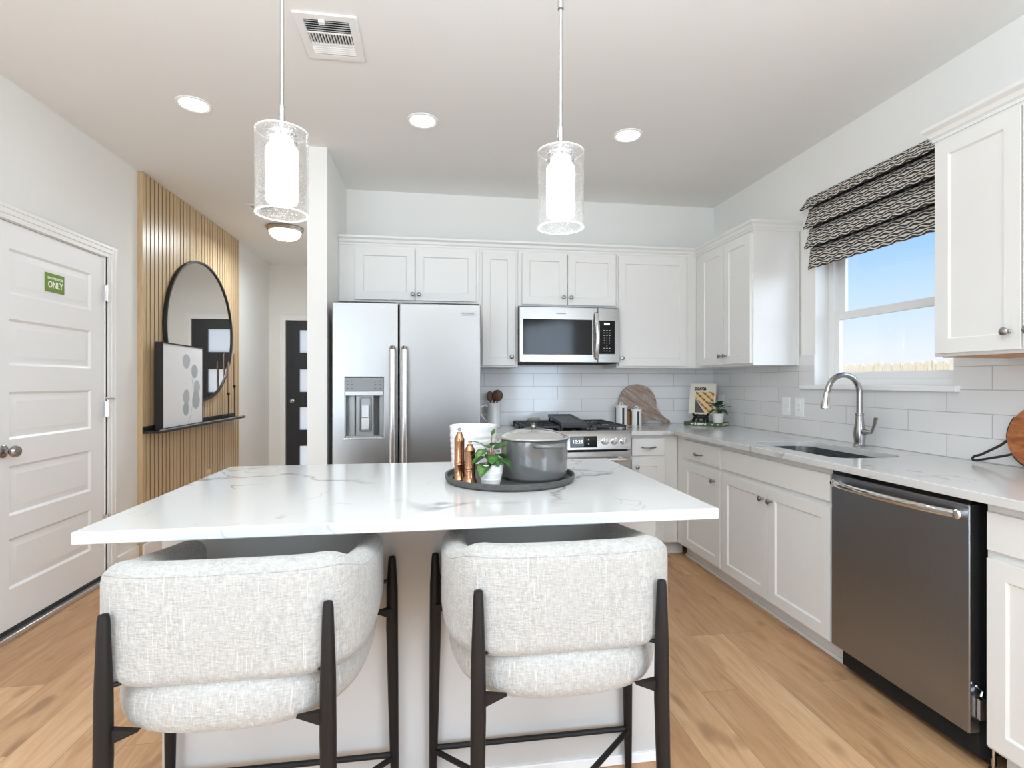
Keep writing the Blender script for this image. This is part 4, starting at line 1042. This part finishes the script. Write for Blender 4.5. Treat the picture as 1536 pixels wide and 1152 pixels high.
# books, cookbook, easel, plant in the corner
bk = thing('book', (2.14, 3.93, CZ), 'green book lying flat in the counter corner under the easel', 'book')
ca, sa = math.cos(R(-47)), math.sin(R(-47))
def bkf(u, w, z): return (2.148 + u*ca - w*sa, 3.922 + u*sa + w*ca, z)
bw, bd = .150, .084
b = MB(); b.prism([(-bw,-bd),(bw,-bd),(bw,bd),(-bw,bd)], lambda u, w, h: bkf(u, w, h), CZ+.001, CZ+.004).prism([(-bw,-bd),(bw,-bd),(bw,bd),(-bw,bd)], lambda u, w, h: bkf(u, w, h), CZ+.0245, CZ+.0275)
b.prism([(-bw,-bd-.003),(bw,-bd-.003),(bw,-bd),(-bw,-bd)], lambda u, w, h: bkf(u, w, h), CZ+.001, CZ+.0275)
b.build('cover', plain('book_green', rgb(70,92,58), .6), bk)
b = MB(); b.prism([(-bw+.003,-bd),(bw-.004,-bd),(bw-.004,bd-.004),(-bw+.003,bd-.004)], lambda u, w, h: bkf(u, w, h), CZ+.004, CZ+.0245); b.build('pages', plain('paper', rgb(232,226,212), .8), bk)
text('well plated', plain('spine_white', rgb(244,244,236), .6), 'spine_lettering', bk, M4((ca,sa,0), (0,0,1), (sa,-ca,0), bkf(-.035, -bd-.0035, CZ+.0152)), .024, .0003, bold=.0010, width=.125)
pale = plain('spine_pale', rgb(196,206,180), .6)
for u in (.075, .115):
    b = MB(); b.loops([[bkf(u + .008*math.cos(2*PI*i/12), -bd-w, CZ+.0145 + .006*math.sin(2*PI*i/12)) for i in range(12)] for w in (.0028, .0036)])
    b.build('spine_emblem', pale, bk)
BT = CZ + .0278
es = thing('book_easel', (2.10, 3.93, BT), 'small black easel on the green book holding the cookbook', 'easel')
ra = R(-43); cb_, sb_ = math.cos(ra), math.sin(ra)
eo = bkf(-.040, .012, BT)
def ef(u, w, z): return (eo[0] + u*cb_ - w*sb_, eo[1] + u*sb_ + w*cb_, BT + z)
b = MB()
for s in (-1, 1):
    b.tube([ef(s*.056,-.050,.008), ef(s*.046,-.025,.03), ef(s*.042,-.012,.046), ef(s*.052,-.036,.050), ef(s*.060,-.042,.068)], [.011,.013,.011,.009,.007], 10)
    b.tube([ef(s*.042,.014,.046), ef(s*.030,.044,.17)], [.007,.005], 8)
    b.tube([ef(s*.024,-.028,.008), ef(s*.020,-.012,.042)], [.010,.012], 8)
b.tube([ef(-.050,-.012,.044), ef(.050,-.012,.044)], .012, 10)
b.tube([ef(-.03,-.012,.038), ef(.03,-.012,.038)], .014, 10)
b.tube([ef(0,.03,.15), ef(0,.07,.004)], .005, 8)
b.build('easel_frame', black, es)
ck = thing('cookbook', (2.10, 3.93, BT+.05), 'cream pasta cookbook standing on the black easel', 'cookbook')
la = R(14); cw, chh, ct = .103, .253, .016
def cf(u, v, w): return ef(u, -.022 + v*math.sin(la) - w*math.cos(la) + .006, .060 + v*math.cos(la) + w*math.sin(la)*.0)
def cbox(u0, u1, v0, v1, w0, w1): return MB().loops([[cf(u0,v0,w), cf(u1,v0,w), cf(u1,v1,w), cf(u0,v1,w)] for w in (w0, w1)])
cbox(-cw, cw, 0, chh, -ct, 0).build('cover', plain('book_cream', rgb(232,224,206), .6), ck, bevel=.001)
t_ = NT('pasta_print'); tc = t_.coord((1,1,1), rot=(0, R(33), 0))
sx = t_.new('SeparateXYZ'); t_.link(tc, sx.inputs[0])
s1 = t_.math('SINE', t_.math('MULTIPLY', sx.outputs['X'], PI/.036)); s2 = t_.math('SINE', t_.math('MULTIPLY', sx.outputs['Z'], 2*PI/.030))
hh = t_.math('ADD', t_.math('ABSOLUTE', s1), t_.math('MULTIPLY', s2, .16))
t_.link(t_.ramp(hh, [(.12, rgb(112,70,38)), (.38, rgb(206,160,100)), (.85, rgb(232,200,146))]), t_.b.inputs['Base Color'])
u0, u1, v0, v1 = -cw+.05, cw-.012, .012, .185
poly = [(u0, v1), (u1, v1), (u1, v0), (u0+.085, v0), (u0, v1-.055)]
b = MB().prism(list(reversed(poly)), lambda u, w, h: cf(u, w, h), .0002, .0012); b.build('cover_photo', t_.m, ck)
poly = [(u0, v1-.062), (u0+.078, v0), (u0, v0)]
MB().prism(list(reversed(poly)), lambda u, w, h: cf(u, w, h), .0002, .0012).build('cover_board', plain('print_dark', rgb(92,84,84), .6), ck)
o_ = Vector(cf(-.02, .212, .0008)); ux = (Vector(cf(1,.212,.0008))-Vector(cf(0,.212,.0008))).normalized(); uy = (Vector(cf(0,1,0))-Vector(cf(0,0,0))).normalized()
text('pasta', plain('print_black', rgb(30,28,28), .6), 'title_lettering', ck, M4(ux, uy, ux.cross(uy), o_), .048, .0004, bold=.0014, width=.092)

def leaf(b, base, d, L, w, up=(0,0,1), droop=.3, cup=.25):
    d = Vector(d).normalized(); up = Vector(up); s = d.cross(up).normalized(); n = s.cross(d).normalized()
    rings = []
    for i in range(9):
        k = i/8; ww = w*math.sin(PI*min(1, k*.93+.05))**.8*(1 - .25*k)
        c = Vector(base) + d*L*k - Vector((0,0,1))*droop*L*k*k
        rings.append([c + s*ww*x + n*(cup*ww*x*x) for x in (-1,-.5,0,.5,1)])
    b.loops(rings, closed_ring=False, cap0=False, cap1=False)
def plant(name, c, pr, ph, lab, pot_mat, leaves, lm, stem_r, rings_pot):
    t = thing(name, c, lab, 'plant')
    x, y, z = c
    prof = [(.001,0),(pr*.70,0),(pr*.73,.003)] + rings_pot + [(pr,ph-.002),(pr*.98,ph),(pr*.93,ph),(pr*.90,ph-.014),(.001,ph-.014)]
    MB().lathe(prof, c, 36).build('pot', pot_mat, t)
    MB().lathe([(pr*.89,ph-.013),(pr*.5,ph-.008),(.001,ph-.007)], c, 24).build('soil', soil_m, t)
    b, s = MB(), MB()
    for (az, h, out, L, w, dr) in leaves:
        a = R(az); dd = Vector((math.cos(a), math.sin(a), 0))
        p0 = Vector((x, y, z+ph-.012)) + dd*pr*.15; p2 = Vector((x, y, z+ph+h)) + dd*out
        p1 = (p0*.45 + p2*.55) + Vector((0,0,.012)) - dd*out*.18
        s.tube([p0, p1, p2], [stem_r, stem_r*.8, stem_r*.6], 6)
        leaf(b, p2, dd*.8 + Vector((0,0,.35 if dr < .35 else -.05)), L, w, droop=dr)
    fo = b.build('foliage', lm, t, smooth=60); sd = fo.modifiers.new('thickness', 'SOLIDIFY'); sd.thickness = .0008
    s.build('stems', stem_m, t)
    return t
bp_ = bkf(.104, -.042, BT)
plant('potted_plant', (bp_[0], bp_[1], BT), .048, .073, 'small dark green plant in white textured pot beside the cookbook', white_matte,
      [(200,.03,.03,.07,.018,.45),(340,.04,.03,.085,.018,.25),(20,.045,.025,.07,.018,.2),(250,.06,.010,.075,.036,.0),(120,.06,.02,.07,.02,.2),(290,.025,.03,.06,.02,.45),(160,.07,.02,.065,.018,.1),(60,.06,.01,.07,.018,.1),(230,.045,.02,.062,.026,.2),(275,.075,.004,.066,.03,.02),(310,.055,.018,.066,.024,.2),(185,.052,.014,.058,.022,.25),(5,.03,.025,.06,.022,.4),(255,.03,.02,.056,.024,.45)],
      leaf_d, .002, [(.0355,.01),(.045,.06)])

# ------------------------------------------------------------------ round board on right counter
t = thing('round_board', (2.3, 1.72, CZ), 'round acacia board with black iron handle leaning near the dishwasher', 'cutting board')
bc_y, bc_r, ln = 1.684, .128, R(9)
def rbf(u, w, h):   # u along +y, w up, h towards the room
    zz = w + bc_r; return (XR-.0085-.055 + zz*math.sin(ln) - h*math.cos(ln), bc_y + u, CZ + .0098 + zz*math.cos(ln))
b = MB(); b.prism([(bc_r*math.cos(2*PI*i/64), bc_r*math.sin(2*PI*i/64)) for i in range(64)], rbf, -.009, .009); b.build('board', acacia, t, bevel=.002)
b = MB(); ir = bc_r+.0035
arc = [rbf(ir*math.cos(R(a)), ir*math.sin(R(a)), 0) for a in range(150, 217, 6)]; arc2 = [rbf(ir*math.cos(R(a)), ir*math.sin(R(a)), 0) for a in range(228, 300, 6)]
# handle leaves the rim at ~220 deg on the near-window side (+y): mirror u
arc = [rbf(-ir*math.cos(R(a)), ir*math.sin(R(a)), 0) for a in range(150, 197, 6)]; arc2 = [rbf(-ir*math.cos(R(a)), ir*math.sin(R(a)), 0) for a in range(218, 290, 6)]
hpts = arc + [rbf(ir+.02, -.052, .004), rbf(.215, -.098, .012), rbf(.238, -.108, .016), rbf(.244, -.117, .018), rbf(.240, -.1245, .018), rbf(.225, -.124, .016), rbf(.13, -.092, .006)] + arc2
b.tube(hpts, .0052, 10); b.build('iron_handle', black, t)

# ------------------------------------------------------------------ island tray and contents
TC = (.262, 1.842)
tag(MB().lathe([(.001,0),(.218,0),(.227,.008),(.2300,.024),(.2270,.0255),(.2220,.023),(.218,.008),(.214,.006),(.001,.006)], (TC[0],TC[1],CZ), 72).build('round_tray', tray_m, base=(TC[0],TC[1],CZ)), 'round charcoal tray on the island', 'tray')
TZ = CZ + .0063
def mill(x, y, h, r, label):
    t = thing('pepper_mill', (x, y, TZ), label, 'pepper mill', 'copper mills on the tray')
    k = h/.176
    b = MB(); b.lathe([(.001,0),(r*1.36,0),(r*1.40,.003),(r*1.30,.007),(r*1.10,.015),(r*1.0,.024),(r,.05*k),(r*1.06,.052*k),(r*1.06,.055*k),(r,.057*k),(r*1.06,.060*k),(r*1.06,.063*k),(r,.065*k),(r,.128*k),(r*1.04,.130*k),(r*1.04,.133*k)], (x,y,TZ), 32); b.build('mill_body', copper, t)
    b = MB(); b.lathe([(r*1.0,.1335*k),(r*1.02,.137*k),(r*.88,.143*k),(r*.62,.154*k),(r*.52,.1575*k),(r*.58,.159*k),(r*.56,.1615*k),(r*.30,.163*k),(.001,.163*k)], (x,y,TZ), 32); b.build('cap', copper, t)
    b = MB(); b.lathe([(.0035,.162*k),(.0028,.167*k),(.0070,.1695*k),(.0072,.1725*k),(.0035,.176*k),(.001,.177*k)], (x,y,TZ), 16); b.build('knob', nickel_d, t)
mill(.083, 1.828, .180, .0175, 'taller copper pepper mill on the tray')
mill(.116, 1.775, .140, .0180, 'shorter copper salt mill in front of the taller one')
tag(MB().lathe([(.001,0),(.084,0),(.088,.004)] + [q for k in range(6) for q in ((.0888+.0012*k, .012+k*.022), (.0905+.0012*k, .017+k*.022), (.0905+.0012*k, .025+k*.022), (.0888+.0012*k, .030+k*.022))] + [(.0955,.15),(.0975,.168),(.095,.170),(.091,.166),(.085,.02),(.001,.02)], (.155,2.150,CZ), 56).build('ribbed_crock', white_cer, base=(.155,2.150,CZ)), 'white ribbed ceramic crock behind the copper mills', 'crock')
pot_r = [(.0315,.012),(.034,.0195),(.0345,.0205),(.0345,.0225),(.034,.0235),(.0375,.041),(.038,.042),(.038,.044),(.0375,.045),(.040,.058)]
plant('potted_plant', (.182, 1.722, TZ), .0415, .070, 'leafy green plant in white banded pot on the tray', white_matte,
      [(183,.064,.026,.046,.0085,.15),(208,.026,.030,.046,.017,.45),(72,.092,.014,.050,.0075,.05),(20,.046,.016,.060,.034,.12),(330,.016,.028,.050,.028,.55),(238,.000,.030,.044,.028,.7),(165,.038,.030,.040,.021,.45),
       (5,.052,.010,.052,.012,.02),(268,.030,.010,.046,.025,.45),(305,.060,.004,.046,.022,.12),(45,.028,.028,.046,.030,.4),(110,.050,.015,.046,.024,.3),(215,.046,.014,.050,.027,.4),(140,.018,.02,.045,.024,.5),(290,.02,.012,.042,.024,.5)], leaf_m, .0024, pot_r)
DC = (.348, 1.842); dr_ = .122
t = thing('dutch_oven', (DC[0], DC[1], TZ), 'grey enamel dutch oven with lid on the round tray', 'pot')
MB().lathe([(.001,0),(dr_*.90,0),(dr_*.965,.010),(dr_*.985,.03),(dr_,.125),(dr_,.137),(dr_*.985,.139),(dr_*.96,.139),(dr_*.95,.12),(dr_*.94,.02),(.001,.012)], (DC[0],DC[1],TZ), 72).build('pot_body', grey_enamel, t)
ld = MB().lathe([(dr_*.955,.1395),(dr_*1.03,.1395),(dr_*1.035,.143),(dr_*1.02,.147),(dr_*.93,.149),(dr_*.82,.158),(dr_*.55,.168),(dr_*.25,.173),(.001,.174)], (DC[0],DC[1],TZ), 72).build('lid', lid_enamel_lit, t)
MB().lathe([(.026,.1725),(.027,.175),(.012,.178),(.009,.186),(.011,.194),(.023,.205),(.0235,.209),(.020,.211),(.001,.212)], (DC[0],DC[1],TZ), 32).build('lid_knob', plain('knob_steel', (.22,.22,.215,1), .3, 1), ld)
MB().shell([(dr_*1.034,.1385),(dr_*1.038,.1400),(dr_*1.034,.1415),(dr_*1.02,.1400)], (DC[0],DC[1],TZ), 72).build('rim_band', plain('rim_dark', rgb(50,50,52), .3), ld)
for a0 in (-73, 107):
    a = R(a0); u = Vector((math.cos(a), math.sin(a), 0)); v = Vector((-math.sin(a), math.cos(a), 0)); c = Vector((DC[0], DC[1], TZ+.126))
    pts = [c + u*(dr_*.94) + v*-.055, c + u*(dr_+.006) + v*-.054, c + u*(dr_+.020) + v*-.044, c + u*(dr_+.026) + v*-.02, c + u*(dr_+.026) + v*.02, c + u*(dr_+.020) + v*.044, c + u*(dr_+.006) + v*.054, c + u*(dr_*.94) + v*.055]
    MB().tube(pts, .0078, 12).build('pot_handle', grey_enamel, t)

# ------------------------------------------------------------------ bar stools (local: back at y=0, facing +y)
st = thing('bar_stool', (0,0,0), 'x', 'bar stool', 'cream barrel-back stools at the island')
half = [(0,0),(.08,.001),(.15,.005),(.205,.020),(.245,.052),(.271,.10),(.285,.16),(.291,.24),(.291,.34),(.288,.42),(.283,.475),(.280,.495)]
def top_at(y):
    def sm(a, b_): k = min(1, max(0, (y-a)/(b_-a))); return k*k*(3-2*k)
    return .888 - .030*sm(.02, .13) - .044*sm(.06, .50)
def cat(pts, n):
    out = []
    P = [pts[0]] + pts + [pts[-1]]
    for i in range(1, len(P)-2):
        for k in range(n):
            t = k/n; a, b_, c, d = (Vector(q) for q in P[i-1:i+3])
            out.append(.5*((2*b_) + (c-a)*t + (2*a-5*b_+4*c-d)*t*t + (3*b_-a-3*c+d)*t**3))
    out.append(Vector(pts[-1])); return out
full = [(-x, y) for x, y in reversed(half[1:])] + half
path = cat([(x, y, 0) for x, y in full], 3)
def section(i):
    p = path[i]; tg = (path[min(i+1, len(path)-1)] - path[max(i-1, 0)]).normalized(); inn = Vector((-tg.y, tg.x, 0))
    y = p.y
    top = top_at(y); bot = .634
    e = min(i, len(path)-1-i); k = 1.0
    th = .074
    if e < 5:
        k = math.sin(math.acos(max(0, 1 - (e+.6)/5.6)))   # rounded arm tips
    mid = (top+bot)/2; hh = (top-bot)/2*(.45+.55*k); th2 = th*(.35+.65*k)
    out = []; rad_ = min(th2/2, hh*.98)
    for sgn in (1, -1):          # stadium section: straight sides, fully rounded top and bottom edge
        for q in range(11):
            a = PI*q/10
            out.append(Vector((p.x, p.y, mid + sgn*(hh - rad_ + rad_*math.sin(a)))) + inn*(th/2 + sgn*math.cos(a)*th2/2))
    return out
b = MB(); b.loops([section(i) for i in range(len(path))]); b.build('backrest', fabric, st, smooth=80)
# piping seam along the outer top edge
seam = []
for i in range(6, len(path)-6):
    p = path[i]; tg = (path[i+1]-path[i-1]).normalized(); inn = Vector((-tg.y, tg.x, 0)); y = p.y
    top = top_at(y)
    seam.append(Vector((p.x, p.y, top-.021)) + inn*.0045)
b = MB(); b.tube(seam, .0022, 6); b.build('piping', fabric, [c for c in st.children if c.name.startswith('backrest')][0], smooth=80)
# seat cushion
sh_ = [(0,-.004),(.08,.000),(.145,.016),(.195,.046),(.232,.092),(.256,.15),(.269,.22),(.274,.30),(.273,.38),(.268,.44),(.262,.462)]
seat_out = [(-x, y) for x, y in reversed(sh_[1:])] + sh_
so = cat([(x, y, 0) for x, y in seat_out], 2) + [Vector((.20,.485,0)), Vector((.10,.495,0)), Vector((0,.498,0)), Vector((-.10,.495,0)), Vector((-.20,.485,0))]
cen = Vector((0, .25, 0))
b = MB(); rings = []
for sc_, z in ((.30,.534),(.80,.534),(.90,.537),(.96,.548),(.99,.566),(1.0,.588),(.995,.610),(.975,.630),(.93,.645),(.80,.655),(.5,.662),(.2,.664)):
    rings.append([cen + (q-cen)*sc_ + Vector((0,0,z)) for q in so])
b.loops(rings); b.build('seat', fabric, st, smooth=80)
def leg(x, y, ztop, bx, by):
    zs = [0, .02, .12, .30, .52, .64, ztop-.012, ztop-.002, ztop]
    rr = [.0105, .0115, .013, .0155, .0175, .0165, .0112, .0095, .004]
    def at(z):
        k = max(0, (.5-z)/.5); return (x + bx*k, y + by*k, z)
    return MB().tube([at(z) for z in zs], rr, 18).build('leg', leg_m, st, smooth=50)
LG = [(-.214,.006,.80,-.008,-.014), (.214,.006,.80,.008,-.014), (-.308,.478,.735,-.008,.010), (.308,.478,.735,.008,.010)]
for l in LG: leg(*l)
for s in (-1, 1):
    b = MB(); b.prism([(s*.214,.572),(s*.214,.535),(s*.150,.562)], lambda u, w, h: (u, h, w), .002, .016); b.build('seat_bracket', leg_m, st)
    b = MB(); b.prism([(s*.308,.585),(s*.308,.555),(s*.255,.575)], lambda u, w, h: (u, h, w), .455, .475); b.build('seat_bracket', leg_m, st)
    b = MB(); b.tube([(s*.214,.006,.652),(s*.180,.034,.652)], .005, 8); b.tube([(s*.306,.478,.66),(s*.270,.470,.66)], .006, 8); b.build('back_bracket', leg_m, st)
FZ = .13
ft = [Vector((-.314,.485,FZ)), Vector((.314,.485,FZ)), Vector((-.220,-.004,FZ)), Vector((.220,-.004,FZ))]
b = MB(); b.tube([ft[0], ft[1]], .0085, 12); b.build('footrest', leg_m, st)
b = MB(); b.tube([ft[0] + Vector((.006,-.006,-.006)), ft[3] + Vector((0,0,-.006))], .0085, 12); b.build('cross_stretcher', leg_m, st)
b = MB(); b.tube([ft[1] + Vector((-.006,-.006,-.006)), ft[2] + Vector((0,0,-.006))], .0085, 12); b.build('cross_stretcher', leg_m, st)
dup(st, (.308, 1.150, 0), 'cream woven barrel-back bar stool at the right end of the island')
st.location = (-.437, 1.138, 0)
st['label'] = 'cream woven barrel-back bar stool at the left end of the island'
